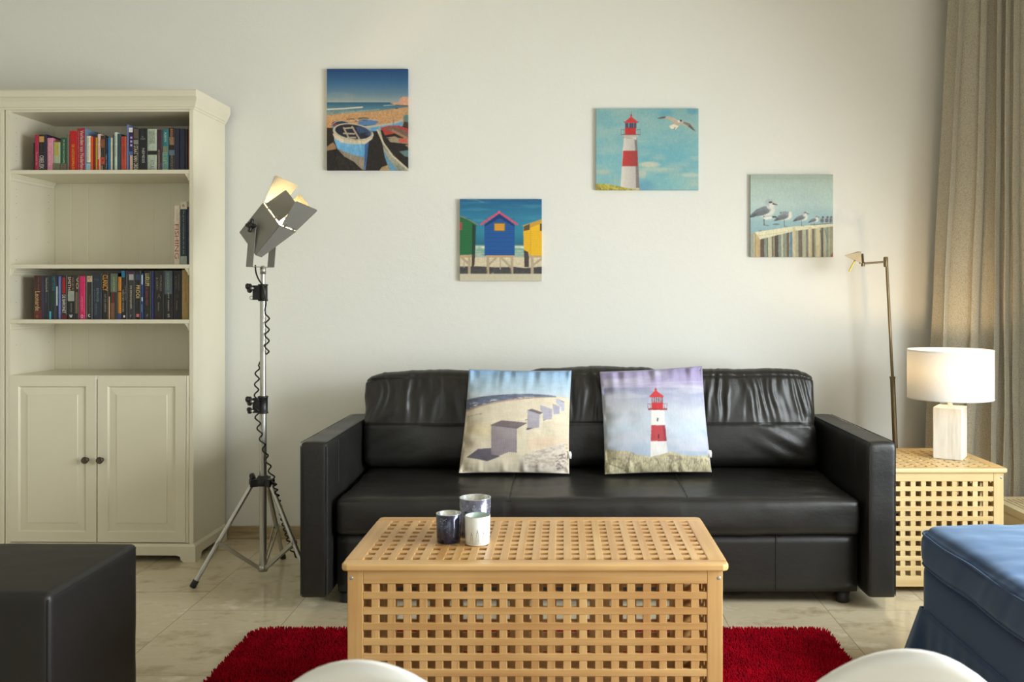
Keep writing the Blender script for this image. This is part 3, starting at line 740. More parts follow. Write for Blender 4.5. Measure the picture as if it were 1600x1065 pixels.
a.poly([(380,250),(452,190),(462,190),(530,246),(526,254),(384,254)],(200,42,40)); a.line([(376,240),(388,252)],6,(110,50,50)); a.line([(526,252),(538,238)],6,(110,50,50)); a.ell(457,176,10,16,(178,40,40)); a.line([(457,135),(457,180)],4,(130,40,40))
a.poly([(80,902),(180,905),(300,925),(420,952),(520,965),(590,975),(80,975)],(150,140,40)); a.cloud(14,12,.5,(196,184,80),.8,3,mask=a.inside([(80,902),(180,905),(300,925),(420,952),(520,965),(590,975),(80,975)])); a.cloud(10,10,.6,(100,90,40),.8,5,mask=a.inside([(80,915),(180,915),(300,935),(420,960),(590,975),(80,975)])); a.ell(525,960,18,12,(196,180,140))
a.poly([(728,208),(800,186),(860,188),(910,205),(960,235),(985,245),(1040,240),(1090,268),(1148,348),(1100,325),(1040,285),(985,270),(960,300),(930,325),(870,318),(858,285),(900,270),(915,262),(870,228),(830,210)],(176,160,138))
a.poly([(728,208),(800,186),(830,190),(820,206),(770,212)],(84,80,76)); a.poly([(1085,268),(1148,348),(1110,330),(1060,292)],(90,84,78)); a.poly([(1020,242),(1085,262),(1070,290),(1010,262)],(120,110,98)); a.poly([(862,290),(912,268),(965,290),(930,325),(880,316)],(214,206,186)); a.ell(984,233,14,11,(66,50,48)); a.ell(965,240,12,12,(220,214,200)); a.line([(925,305),(912,325)],8,(70,60,54)); a.line([(905,205),(960,240)],6,(196,186,166)); a.grain(16,14,14,6)
canvas(a,1.28,931.6,169.4,1091.4,296.6,'landscape format canvas of a red and white lighthouse with a flying gull')

# gulls on a fence
a=Art((102,84),(1004,94),(1000,998),(92,992),150,150)
a.vgrad([(84,(146,160,146)),(200,(160,180,170)),(420,(166,188,182)),(600,(138,170,174)),(720,(122,160,170)),(998,(150,160,140))])
a.line([(92,130),(1002,140)],4,(130,146,134),.6); a.ell(640,560,420,40,(150,180,184),.6,soft=.5)
a.ell(380,634,40,9,(96,120,124)); a.poly([(750,640),(1000,625),(1000,645),(750,655)],(70,84,84))
# boards
a.poly([(92,730),(560,670),(1000,645),(1000,998),(92,998)],(140,142,112))
rr=np.random.default_rng(3); x=190
while x<1000:
    wdt=rr.integers(10,34); c=[(96,84,66),(150,152,124),(170,168,136),(112,124,112),(134,130,100),(88,76,62)][rr.integers(6)]
    a.poly([(x,700 if x<560 else 660),(x+wdt,700 if x<560 else 660),(x+wdt,998),(x,998)],c); x+=wdt
a.poly([(525,690),(550,690),(548,998),(525,998)],(80,116,140)); a.poly([(360,750),(400,745),(400,998),(358,998)],(70,56,46)); a.poly([(205,790),(245,785),(245,998),(203,998)],(84,66,52))
a.poly([(92,728),(140,728),(200,760),(200,998),(92,998)],(170,156,112)); a.poly([(92,735),(130,735),(132,998),(92,998)],(140,148,138)); a.line([(150,735),(148,990)],7,(150,96,50)); a.line([(185,750),(185,990)],12,(186,140,84))
a.poly([(140,718),(560,660),(1000,632),(1000,662),(600,705),(420,745),(200,798),(165,745)],(204,198,164)); a.line([(170,760),(420,728),(600,696)],8,(176,166,128),.6)
for xx in (570,745,845): a.poly([(xx-16,668),(xx+16,664),(xx+14,998),(xx-14,998)],(188,178,140)); a.line([(xx+4,700),(xx,990)],6,(170,120,70),.8)
a.line([(860,705),(885,920)],9,(60,60,54)); a.line([(910,690),(942,845)],6,(70,76,70)); a.poly([(965,990),(1000,935),(1000,998)],(120,70,50)); a.grain(40,5,30,4,mask=a.Y>690)
def bird(cx,cy,k,tail=True,headup=True):
    """perched gull, soft bodied, facing right; k = size"""
    E=a.ell
    E(cx,cy+14*k,95*k,40*k,(196,198,188),1,.25,-14); E(cx+42*k,cy-6*k,52*k,52*k,(202,202,190),1,.25)
    a.poly([(cx-175*k,cy+52*k),(cx-100*k,cy-18*k),(cx-20*k,cy-46*k),(cx+38*k,cy-30*k),(cx+34*k,cy+18*k),(cx-30*k,cy+42*k),(cx-110*k,cy+56*k)],(104,112,116))
    E(cx-20*k,cy-4*k,74*k,42*k,(112,120,124),1,.25,-20); E(cx-50*k,cy+22*k,70*k,26*k,(88,96,102),.7,.4,-16)
    a.poly([(cx-185*k,cy+72*k),(cx-120*k,cy+20*k),(cx-90*k,cy+40*k),(cx-120*k,cy+62*k)],(74,82,88))
    if headup:
        E(cx+42*k,cy-62*k,34*k,44*k,(186,190,184),1,.2); E(cx+36*k,cy-92*k,42*k,38*k,(160,170,174),1,.2); E(cx+62*k,cy-60*k,24*k,38*k,(204,204,194),1,.3)
        E(cx+52*k,cy-92*k,20*k,10*k,(38,42,50),1,.3); a.poly([(cx+72*k,cy-88*k),(cx+128*k,cy-68*k),(cx+124*k,cy-60*k),(cx+72*k,cy-68*k)],(84,54,50))
    else:
        E(cx+20*k,cy-50*k,80*k,26*k,(128,138,142),1,.3,8); E(cx+72*k,cy-30*k,26*k,48*k,(206,206,194),1,.3); E(cx-70*k,cy-56*k,18*k,16*k,(110,120,126),1,.3)
    a.line([(cx-20*k,cy+55*k),(cx-16*k,cy+150*k)],9*k,(84,66,60)); a.line([(cx-22*k,cy+148*k),(cx+30*k,cy+156*k)],7*k,(96,76,60))
for gx in (975,935,885): a.ell(gx,592,26,36,(150,158,156),1,.3); a.ell(gx-6,598,20,22,(92,100,104),1,.3); a.ell(gx+4,562,13,12,(84,92,96),1,.3)
bird(800,592,.42); bird(665,565,.60); bird(480,550,.72,headup=False); bird(265,488,1.03)
a.poly([(230,560),(330,545),(335,572),(262,584)],(208,206,194)); a.poly([(330,543),(382,546),(388,562),(340,562)],(54,58,62))
a.grain(24,8,8,7)
canvas(a,1.28,1172.8,272.6,1301.6,401.2,'square canvas of gulls perched in a row on a weathered fence')

# ------------------------------------------------------------------ sofa
m_lea, nt, b = nodes_of('black_leather')
v=coords(nt); 
nt.links.new(ramp(nt,noise(nt,v,5,4),[(.3,(30,29,27)),(.7,(37,36,33))]),b.inputs['Base Color'])
rg=nt.nodes.new('ShaderNodeMapRange'); rg.inputs[3].default_value=.33; rg.inputs[4].default_value=.46
nt.links.new(noise(nt,v,7,4),rg.inputs[0]); nt.links.new(rg.outputs[0],b.inputs['Roughness'])
b.inputs['Specular IOR Level'].default_value=.5
vo=nt.nodes.new('ShaderNodeTexVoronoi'); vo.inputs['Scale'].default_value=420; nt.links.new(v,vo.inputs['Vector'])
n1=bump(nt,b,vo.outputs['Distance'],.12,.0008)
bump(nt,b,noise(nt,coords(nt,(1,1,1.4)),14,5,.62),.22,.008,n1)
m_seam=M('black_seam',(20,19,18),.6,var=.02)
m_plas=M('black_plastic',(24,24,24),.42,var=.05)
sofa=Thing('sofa','black leather three seat sofa along the wall','sofa',(.131,3.88,0))
def arm(x0,x1,inner):
    def dsp(p,n,q):
        r=p.copy(); s=(vn(p[:,1]*9+3,p[:,2]*9+x0*7,1)-.5)*.004
        r+=n*s[:,None]; 
        r[:,2]+=np.where(q[:,2]>.5,.003*(1-q[:,0]**2),0)
        return r
    mb=softbox(MB(),((x0+x1)/2,(3.45+4.30)/2,(.048+.634)/2),((x1-x0)/2,.425,.293),.014,(12,40,30),dsp)
    o=sofa.part('armrest',mb,m_lea,weld=True)
    # seams: around the front panel and along the top
    s=MB(); e=.0012
    xs=(x0+.004,x1-.004)
    for xx in xs: s.tube([(xx,3.4515,.06),(xx,3.4515,.622)],.0016,6); s.tube([(xx,3.456,.634),(xx,4.28,.634)],.0016,6)
    s.tube([(inner,3.62,.45),(inner,3.62,.62)],.0014,6)
    sofa.part('seam',s,m_seam,parent=o)
arm(-.990,-.885,-.8845); arm(1.147,1.252,1.1465)
mb=softbox(MB(),(.131,4.25,.39),(1.012,.05,.33),.015,(20,4,12)); sofa.part('backrest_frame',mb,m_lea,weld=True)
# seat
sx0,sx1=-.868,1.132; syf=3.495
def dseat(p,n,q):
    r=p.copy(); t=q[:,0]
    top=(q[:,2]>.99)
    r[:,2]+=np.where(q[:,2]>0,.012*(1-q[:,0]**6)*(1-(q[:,1]*.9)**2)*(q[:,2]>.5),0)
    r[:,2]+=sst(-.2,1,q[:,1])*.012*(q[:,2]>.9)
    r[:,1]-=np.where(q[:,1]<-.9,.010*(1-q[:,2]**2)*(1-q[:,0]**8),0)
    w_=(fbm(p[:,0]*7,p[:,1]*16+p[:,2]*12,2)-.45)*.010
    r+=n*w_[:,None]
    for sx in (-.205,.475):
        g=np.exp(-((p[:,0]+.131-sx)/.006)**2)*.004; r-=n*g[:,None]
    # puckers at the right front corner
    g=np.exp(-((p[:,0]-1.0)/.05)**2)*np.clip(-q[:,1],0,1)
    r+=n*(g*np.sin(p[:,2]*260)*.0015)[:,None]
    return r
mb=softbox(MB(),(.132,(syf+4.18)/2,(.272+.412)/2),(1.0,.343,.070),.022,(130,44,10),dseat)
seat=sofa.part('seat_cushion',mb,m_lea,weld=True)
s=MB()
s.tube([(sx0+.02,syf+.004,.404),(sx1-.02,syf+.004,.404)],.0022,6)
for sx in (-.205,.475): s.tube([(sx,syf+.003,.285),(sx,syf+.001,.40),(sx,syf+.03,.419),(sx,3.9,.436)],.0012,6)
s.tube([(sx1-.012,syf+.012,.285),(sx1-.012,syf+.012,.40)],.0018,6)
sofa.part('seam',s,m_seam,parent=seat)
# base
mb=softbox(MB(),(.131,(3.525+4.2)/2,.160),(1.0,.3375,.112),.008,(40,6,6)); base=sofa.part('base',mb,m_lea,weld=True)
for px_ in (1213,680):
    s=MB().tube([(PX(px_,3.52),3.5245,.05),(PX(px_,3.52),3.5245,.27)],.0018,6); sofa.part('seam',s,m_seam,parent=base)
for fx,fy in ((-.84,3.57),(1.085,3.57),(-.84,4.18),(1.085,4.18)):
    mb=MB().lathe((fx,fy,0),[(.001,0),(.024,0),(.026,.004),(.029,.05),(.001,.05)],20); sofa.part('foot',mb,m_plas)
# back cushions
def dback(k,hx,hz):
    def f(p,n,q):
        r=p.copy(); u=p[:,0]/hx; vv=p[:,2]/hz
        fr=sst(0.2,1,-q[:,1])
        puff=(1-np.abs(u)**3)*(1-np.abs(vv)**3)
        r[:,1]-=fr*.030*puff
        # vertical creases hanging from the top edge
        X=p[:,0]*34+k*9+1.5*vn(p[:,2]*9,p[:,0]*8,4)+p[:,2]*5*np.sign(p[:,0])
        rid=(np.abs(vn(X,p[:,2]*3.5+k*3,2)-.5)*-2+.5)+.35*(vn(X*2.1,p[:,2]*5+k,5)-.5)
        amp=sst(-.30,.35,vv)*(1-.6*sst(.70,1,vv))
        r+=n*(rid*amp*.0135*(.3+.7*fr))[:,None]
        # long diagonal creases in the lower outer corners
        sd=-1 if k==0 else 1
        D=(p[:,2]*1.0+sd*p[:,0]*.55)*26
        rid2=vn(D,(p[:,0]*.6-sd*p[:,2])*4+k,3)-.5
        amp2=sst(.75,-.2,vv)*sst(-.3,.8,sd*u)*(1 if k!=1 else .3)
        r+=n*(rid2*amp2*.013*fr)[:,None]
        r+=n*((vn(p[:,0]*6+k*5,p[:,2]*6,6)-.5)*.012)[:,None]
        # top edge waviness
        r[:,2]+=sst(.5,1,q[:,2])*((vn(p[:,0]*9+k*7,0*p[:,0],1)-.5)*.007+.008*(1-u**2))
        # pulled-in corners
        c=np.clip((np.abs(u)-.75)/.25,0,1)*np.clip((vv-.6)/.4,0,1)
        r[:,2]-=c*.020; 
        # stitched seam across the front and under the top
        for z0 in (-.030,.178):
            g=np.exp(-((p[:,2]-z0)/.0045)**2)*fr*.005; r-=n*g[:,None]
        return r
    return f
for k,(a0,a1,zt) in enumerate(((-.880,-.190,.842),(-.182,.462,.858),(.470,1.118,.850))):
    hx=(a1-a0)/2; hz=(zt-.425)/2; cx_=(a0+a1)/2
    mb=softbox(MB(),(0,0,0),(hx,.085,hz),.045,(110,16,76),dback(k,hx,hz),rot=rotm('X',-9))
    V=np.array(mb.v)+np.array([cx_,4.115,.425+hz]); mb.v=[tuple(q) for q in V]
    cu=sofa.part('back_cushion',mb,m_lea,weld=True)
    s=MB(); R=rotm('X',-9)
    for z0 in (-.030,.178):
        pts=[]
        for u in np.linspace(-.90,.90,40):
            vv=z0/hz; puff=(1-abs(u)**3)*(1-abs(vv)**3)
            p=np.array([u*hx,-.085-.030*puff+.0042,z0]); pts.append(p@R.T+np.array([cx_,4.115,.425+hz]))
        s.tube(pts,.0016,6)
    sofa.part('seam',s,m_seam,parent=cu)

# ------------------------------------------------------------------ printed cushions
def pillow(art,gain,tl,tr,br,bl,yt,yb,thick,label,seed,tagpos):
    nu,nv=art.nu,art.nv; C=art.out(gain).reshape(-1,3)
    def wp(p,y): x,z=P(p[0],p[1],y); return np.array([x,y,z])
    c=[wp(tl,yt),wp(tr,yt),wp(br,yb),wp(bl,yb)]
    U,V=np.meshgrid(np.linspace(0,1,nu),np.linspace(0,1,nv)); U=U.ravel();V=V.ravel()
    base=lambda U,V:(c[0]*(1-U)[:,None]+c[1]*U[:,None])*(1-V)[:,None]+(c[3]*(1-U)[:,None]+c[2]*U[:,None])*V[:,None]
    # edges pulled in a little between the corners
    pin=.012
    U2=U+pin*np.sin(PI*V)*(1-2*U)*.9; V2=V+pin*.7*np.sin(PI*U)*(1-2*V)
    B=base(U2,V2); n=np.cross(c[1]-c[0],c[3]-c[0]); n/=np.linalg.norm(n)
    if n[1]>0: n=-n
    a=np.clip(1-np.abs(2*U-1)**2.6,0,1)**.62; bb=np.clip(1-np.abs(2*V-1)**2.6,0,1)**.62
    T_=thick*a*bb
    edge=np.minimum.reduce([U,1-U,V,1-V])
    wr=(vn(U*17+seed,V*3.5,1)-.5)*sst(.32,.0,V)*sst(.0,.03,edge)*.028
    wr+=(vn(U*5,V*15+seed,2)-.5)*(sst(.2,0,U)+sst(.8,1,U))*sst(.0,.03,edge)*.018
    wr+=(vn(U*22+seed,V*4,4)-.5)*sst(.85,1.0,V)*sst(.0,.02,edge)*.014
    wr+=(fbm(U*4+seed,V*4,5)-.44)*.016*sst(0,.1,edge)
    Vf=B+n*(T_+wr)[:,None]; Vb=B-n*(T_*.75)[:,None]
    mb=MB(); mb.grid(Vf,nu,nv,flip=True); mb.grid(Vb,nu,nv)
    t=Thing('throw_pillow',label,'cushion',tuple((c[2]+c[3])/2+np.array([0,0,-.0])),'printed cushions on the sofa')
    t.part('cover',mb,attr_mat('printed_cotton',.8,700,.1),colors=np.concatenate([C,np.tile(C.mean(0),(len(C),1))]),weld=True)
    g=MB(); x,z=P(tagpos[0],tagpos[1],yb+.012)
    w_,h_=.006,.030
    g.grid([(x-.012,yb+.012,z),(x+w_,yb+.008,z-.003),(x-.012,yb+.012,z-h_/2),(x+w_+.003,yb+.010,z-h_/2),(x-.012,yb+.012,z-h_),(x+w_+.001,yb+.006,z-h_-.003)],2,3)
    t.part('care_tag',g,M('care_tag_white',(230,230,224),.7,var=.01),solid=.0006)
    return t
# cabins on the beach
a=Art((185,88),(1088,92),(1068,1003),(92,1003),170,170,2)
a.vgrad([(88,(120,154,194)),(170,(146,178,204)),(300,(172,192,206)),(345,(184,192,198)),(1003,(208,194,168))])
horizon=lambda x: 322+((x-700)/540.)**2*45*(x<700)+((x-700)/390.)**2*36*(x>=700)
pts=[(x,horizon(x)) for x in range(90,1101,30)]
a.poly(pts+[(1100,1010),(80,1010)],(210,196,170))
sea=[(150,362)]+[(x,horizon(x)) for x in range(170,960,30)]+[(960,348),(760,352),(640,360),(520,378),(400,400),(280,425),(150,458)]
a.poly(sea,(92,100,124)); a.cloud(60,10,.5,(120,126,144),.6,1,mask=a.inside(sea)); a.cloud(40,8,.62,(214,214,214),.9,2,mask=a.inside([(190,400),(420,370),(760,345),(760,352),(520,378),(280,425),(170,450)]))
a.poly([(150,458),(280,425),(520,378),(760,352),(960,348),(760,362),(560,384),(330,425),(150,475)],(176,150,134)); a.line([(560,370),(740,360)],4,(110,70,60),.7)
for x in range(175,300,12): a.line([(x,515-(x-175)*.18),(x,522-(x-175)*.18)],5,(120,110,100))
a.poly([(150,600),(600,560),(1060,560),(1068,1003),(90,1003),(110,850)],(204,190,164)); a.ell(350,640,200,60,(214,196,150),.6,soft=.6); a.ell(860,760,190,60,(206,170,140),.5,soft=.7)
a.poly([(730,830),(850,790),(1030,740),(1060,1003),(640,1003),(640,880)],(198,186,170)); a.cloud(30,14,.55,(150,134,120),.6,3,mask=a.inside([(640,860),(1060,740),(1065,960),(700,960)])); a.cloud(14,10,.5,(110,92,90),.8,4,mask=a.inside([(940,860),(1040,820),(1040,900),(1000,980),(950,970)]))
a.poly([(165,872),(270,802),(380,797),(460,870),(350,908),(270,890)],(92,84,96))
a.gpoly([(383,598),(612,624),(612,836),(540,830),(460,862),(385,850)],(150,140,140),(132,120,126)); a.poly([(612,622),(692,588),(690,820),(612,836)],(206,194,166)); a.poly([(380,597),(475,558),(698,578),(612,626)],(112,98,100))
for x in range(395,612,17): a.line([(x,605+(x-395)*.1),(x,850)],3,(118,106,110),.6)
a.line([(380,600),(612,628),(698,580)],5,(88,76,80))
a.gpoly([(704,468),(812,500),(808,618),(704,632)],(168,160,170),(150,142,150)); a.poly([(812,500),(840,488),(834,618),(808,620)],(206,198,176)); a.poly([(700,468),(745,455),(842,486),(815,502)],(110,98,104)); a.poly([(692,640),(700,622),(760,622),(715,640)],(90,80,90)); a.line([(685,556),(704,550)],6,(90,80,90))
a.poly([(818,420),(925,455),(920,540),(842,550),(842,488),(818,470)],(166,160,172)); a.poly([(925,455),(938,450),(934,540),(920,540)],(210,200,184)); a.poly([(840,552),(870,544),(850,556)],(90,80,90))
a.poly([(925,405),(995,430),(990,490),(935,498)],(160,156,172)); a.poly([(955,360),(1030,392),(1030,465),(1000,468),(1000,430),(958,400)],(170,168,184)); a.poly([(990,432),(1002,430),(998,490),(990,492)],(214,206,190)); a.poly([(960,358),(1030,385),(1028,392)],(110,104,120))
a.grain(16,60,8,6); a.grain(12,5,50,7)
pillow(a,1.20,(733,576.5),(893,578.5),(889.5,740),(716.5,739),3.985,3.868,.060,'square cushion printed with grey beach cabins on sand, left of the two',3,(890,704))
# lighthouse cushion
a=Art((85,115),(1000,62),(1085,990),(140,1010),170,170,2)
a.vgrad([(62,(142,132,172)),(200,(156,146,182)),(265,(168,160,190)),(275,(140,142,172)),(380,(160,164,184)),(480,(178,184,194)),(620,(178,190,202)),(850,(160,172,190)),(1010,(150,140,110))])
a.cloud(300,70,.5,(190,190,200),.6,1,mask=a.Y<820); a.ell(250,430,200,70,(186,186,190),.5,soft=.7); a.line([(100,262),(1000,208)],8,(186,180,204),.5)
dune=[(140,790),(230,815),(330,820),(430,855),(540,872),(640,850),(720,825),(800,850),(900,862),(1060,850),(1090,1010),(130,1015)]
a.gpoly([(538,470),(650,470),(672,700),(690,880),(536,880)],(216,212,206),(206,204,200),'x')
a.gpoly([(538,606),(662,602),(678,740),(536,742)],(186,60,66),(170,56,64),'x'); a.poly([(640,606),(662,602),(678,740),(655,742)],(150,46,60))
a.rect(588,540,602,572,(80,90,90)); a.rect(598,680,612,718,(90,40,44))
a.rect(510,458,680,474,(150,44,48)); 
for x in (507,530,655,678): a.line([(x,418),(x,465)],4,(160,70,74))
a.line([(505,420),(545,422)],4,(160,60,66)); a.line([(640,420),(680,414)],4,(160,60,66))
a.rect(540,406,643,462,(190,40,44)); a.rect(542,362,640,408,(150,150,160))
for x in (545,565,585,605,625,638): a.line([(x,358),(x,408)],7,(130,40,46))
a.poly([(520,352),(570,300),(585,300),(650,350),(645,360),(526,362)],(196,50,54)); a.ell(577,290,11,13,(190,50,54)); a.line([(577,268),(577,300)],4,(160,50,54))
a.poly(dune,(170,160,124)); D=a.inside(dune)
a.cloud(50,26,.52,(112,96,96),.7,2,mask=a.inside([(160,810),(360,820),(490,900),(430,950),(200,880)])); a.cloud(40,20,.52,(120,104,96),.7,3,mask=a.inside([(680,850),(900,870),(1040,880),(900,930),(700,920)]))
a.cloud(8,26,.5,(206,196,160),.7,4,mask=D); a.cloud(7,20,.6,(96,84,70),.6,5,mask=D&(a.Y>880)); a.line([(150,915),(300,965)],5,(90,80,70)); a.grain(12,5,50,7)
pillow(a,1.20,(937,580.5),(1097,571.5),(1112,737.5),(945,741),3.99,3.868,.060,'square cushion printed with a red and white lighthouse in dunes',11,(1109,702))
# ------------------------------------------------------------------ lattice tables
def wood(name, light, dark, axis):
    if name in _cache: return _cache[name]
    m,nt,b=nodes_of(name)
    sc_={'x':(.9,26,26),'y':(26,.9,26),'z':(26,26,.9)}[axis]
    f=noise(nt,coords(nt,sc_),1.0,5,.6); g=noise(nt,coords(nt,(2.2,2.2,2.2)),1.6,3)
    ad=nt.nodes.new('ShaderNodeMath'); ad.operation='MULTIPLY_ADD'; ad.inputs[1].default_value=.45
    nt.links.new(g,ad.inputs[0]); nt.links.new(f,ad.inputs[2])
    l=np.array(light,float); d=np.array(dark,float)
    nt.links.new(ramp(nt,ad.outputs[0],[(.45,d),(.66,(l+d)/2),(.90,l)]),b.inputs['Base Color'])
    b.inputs['Roughness'].default_value=.35
    bump(nt,b,f,.10,.0008); _cache[name]=m; return m
m_screw=M('zinc_screw',(170,176,180),.35,metal=.8)
def lattice(a0,a1,b0,b1,na,nb,hole,put):
    """put(a0,a1,b0,b1,along_a) places one slat"""
    pa=(a1-a0-hole)/(na-1); pb=(b1-b0-hole)/(nb-1)
    for i in range(na-1): put(a0+i*pa+hole,a0+(i+1)*pa,b0,b1,False)
    for j in range(nb-1): put(a0,a1,b0+j*pb+hole,b0+(j+1)*pb,True)
def hol(label,x0,x1,y0,y1,top,light,dark,nx,tone,grp):
    t=Thing('lattice_table',label,'table',((x0+x1)/2,(y0+y1)/2,0),grp)
    W={ax:wood('%s_wood_grain_%s'%(tone,ax),light,dark,ax) for ax in 'xyz'}
    mats=[W['x'],W['y'],W['z']]
    lt=.018; fw=.048; ho=.0208; zt=top; zl=top-lt
    # lid
    r=.018
    c=.016
    for ya,yb_,sg in ((y0,y0+fw,1),(y1,y1-fw,-1)):
        pl=[(x0,yb_),(x0,ya+sg*c),(x0+c*.3,ya+sg*c*.3),(x0+c,ya),(x1-c,ya),(x1-c*.3,ya+sg*c*.3),(x1,ya+sg*c),(x1,yb_)]
        if sg<0: pl=pl[::-1]
        t.part('lid_frame',MB().prism([(p[0],p[1],zt) for p in pl],(0,0,-lt),0) if sg>0 else MB().prism([(p[0],p[1],zt) for p in pl],(0,0,-lt),0),mats,bevel=.005,seg=3)
    for xa,xb_ in ((x0,x0+fw),(x1-fw,x1)):
        t.part('lid_frame',MB().box(xa,y0+fw,zl,xb_,y1-fw,zt,1),mats,bevel=.003)
    lb=MB()
    def put(a,b_,c,d,al):
        if al: lb.box(a,c,zl+.001,b_,d,zt-.0006,0)
        else: lb.box(a,c,zl+.0005,b_,d,zt-.0002,1)
    lattice(x0+fw,x1-fw,y0+fw,y1-fw,nx,10,ho,put)
    t.part('lid_lattice',lb,mats,bevel=.0005,seg=1)
    # body
    bx0,bx1,by0,by1=x0+.015,x1-.015,y0+.012,y1-.012
    lw=.040; z0=.0; zr0,zr1=.0705,.447
    for lx_ in (bx0,bx1-lw):
        for ly_ in (by0,by1-.022):
            t.part('leg',MB().box(lx_,ly_,.009 if nx>15 else 0,lx_+lw,ly_+.022,zl-.0003,2),mats,bevel=.002)
    for ly_,sg in ((by0,1),(by1-.022,1)):
        for q0,q1 in ((zr1,zl-.0003),(.028,zr0)):
            t.part('rail',MB().box(bx0+lw,ly_+.0005,q0,bx1-lw,ly_+.022,q1,0),mats,bevel=.0015)
        lb=MB(); yf=ly_+.001; front=(ly_==by0)
        def put(a,b_,c,d,al,yf=yf,front=front):
            if front: ya,yb_=(yf,yf+.010) if al else (yf+.0012,yf+.013)
            else: ya,yb_=(yf+.009,yf+.019) if al else (yf+.005,yf+.0178)
            lb.box(a,ya,c,b_,yb_,d,0 if al else 2)
        lattice(bx0+lw,bx1-lw,zr0,zr1,nx,10,ho,put)
        t.part('lattice_panel',lb,mats,bevel=.001,seg=1)
    for lx_,sd in ((bx0,-1),(bx1-.020,1)):
        for q0,q1 in ((zr1,zl-.0003),(.028,zr0)):
            t.part('rail',MB().box(lx_+.0005,by0+.022,q0,lx_+.0195,by1-.022,q1,1),mats,bevel=.0015)
        lb=MB()
        def put(a,b_,c,d,al,lx_=lx_,sd=sd):
            xa,xb=(lx_+.001,lx_+.011) if al else (lx_+.0022,lx_+.014)
            if sd>0: xa,xb=2*lx_+.020-xb,2*lx_+.020-xa
            lb.box(xa,a,c,xb,b_,d,1 if al else 2)
        lattice(by0+.024,by1-.024,zr0,zr1,10,10,ho,put)
        t.part('lattice_panel',lb,mats,bevel=.001,seg=1)
    t.part('bottom_board',MB().box(bx0+.02,by0+.022,.030,bx1-.02,by1-.022,.036,0),mats)
    A=Matrix.Rotation(math.radians(90),3,'X')
    for sx_ in (bx0+.010,bx1-.010):
        s=MB().lathe((sx_,by0+.0003,zl-.020),[(.0001,.0012),(.003,.0014),(.0048,.0006),(.005,0)],14,axis=A)
        t.part('screw',s,m_screw,label='zinc screw')
    return t
CTX0,CTX1,CTY0,CTY1=-.567,.423,2.338,2.848
hol('honey coloured wooden lattice chest used as coffee table on the red rug',CTX0,CTX1,CTY0,CTY1,.5,(220,180,120),(174,124,70),22,'honey','wooden lattice tables')
hol('paler square wooden lattice side table right of the sofa under the table lamp',1.266,1.768,3.645,4.147,.5,(220,196,146),(188,156,102),10,'pale','wooden lattice tables')

# ------------------------------------------------------------------ candle glasses
def glass(cx,cy,z,r0,r1,h,wall,outer,inner,name,label,deco,dcol):
    t=Thing('candle_holder',label,'candle holder',(cx,cy,z),'candle glasses on the coffee table')
    mb=MB().lathe((cx,cy,z),[(.0005,.0),(r0*.9,.0),(r0,.003),(r0+(r1-r0)*.3,h*.3),(r1,h-.001),(r1-wall*.5,h)],56,0)
    mb.lathe((cx,cy,z),[(r1-wall*.5,h),(r1-wall,h-.001),(r0-wall,.012),(.0005,.010)],56,1)
    t.part('cup',mb,[outer,inner])
    d=MB()
    def wrap(pl):   # pl: 2D polygon (arc length, height)
        V=[]
        for s_,hh in pl:
            rr_=r0+(r1-r0)*hh/h+.0004; an=-PI/2+.12+s_/rr_
            V.append((cx+rr_*math.cos(an),cy+rr_*math.sin(an),z+hh))
        d.add(V,[tuple(range(len(pl)))])
    def seg(a,b,wd):
        a=np.array(a);b=np.array(b);n=np.array([-(b-a)[1],(b-a)[0]]);n=n/np.linalg.norm(n)*wd/2
        wrap([a-n,b-n,b+n,a+n])
    deco(seg,wrap)
    if d.n: t.part('print',d,dcol)
    rim=MB().lathe((cx,cy,z),[(r1-.0002,h-.0012),(r1+.0004,h-.0003),(r1-wall*.5,h+.0004),(r1-wall,h-.0004)],56); t.part('rim',rim,M('silvered_rim',(205,208,205),.25,metal=.7))
    return t
m_blue=M('midnight_blue_glass',(46,48,70),.22,metal=.45,var=.25,vscale=90,coat=.5)
m_blue2=M('smoky_blue_glass',(104,106,124),.2,metal=.5,var=.25,vscale=70,coat=.5)
m_silv=M('mercury_silver_lining',(200,206,202),.25,metal=.75,var=.25,vscale=60)
m_wht=M('white_glass',(230,229,222),.3,var=.03,vscale=30,coat=.3)
m_mint=M('pale_green_lining',(184,204,196),.35,metal=.2,var=.15,vscale=50)
m_whtp=M('silver_print',(200,202,210),.3,metal=.4); m_gryp=M('grey_print',(140,146,146),.5)
def anchors(seg,wrap,rows,n,sz):
    for j,hh in enumerate(rows):
        for i in range(n):
            s=(i-n/2+.5*(j%2))*.0205-.014
            seg((s,hh),(s,hh+sz),.0011); seg((s-.0035*sz/.013,hh+sz*.78),(s+.0035*sz/.013,hh+sz*.78),.001)
            for a in range(6):
                t0=PI+PI*a/6;t1=PI+PI*(a+1)/6;R_=sz*.42
                seg((s+R_*math.cos(t0),hh+R_+R_*math.sin(t0)*.95-.001),(s+R_*math.cos(t1),hh+R_+R_*math.sin(t1)*.95-.001),.0012)
def houses(seg,wrap):
    for s,hh in ((-.018,.030),(-.001,.037),(.017,.033),(.034,.03)):
        k=1
        seg((s-.0045,.010),(s-.0025,hh),.0006); seg((s+.0045,.010),(s+.0025,hh),.0006)
        seg((s-.003,hh),(s+.003,hh),.001); seg((s,hh),(s,hh+.006),.0022); seg((s,hh+.006),(s,hh+.010),.0007)
        seg((s-.0015,.011),(s-.0015,hh-.003),.0004); seg((s+.0015,.011),(s+.0015,hh-.003),.0004)
    for i in range(-8,10): seg((i*.0055,.0075),(i*.0055+.0052,.0078),.0006)
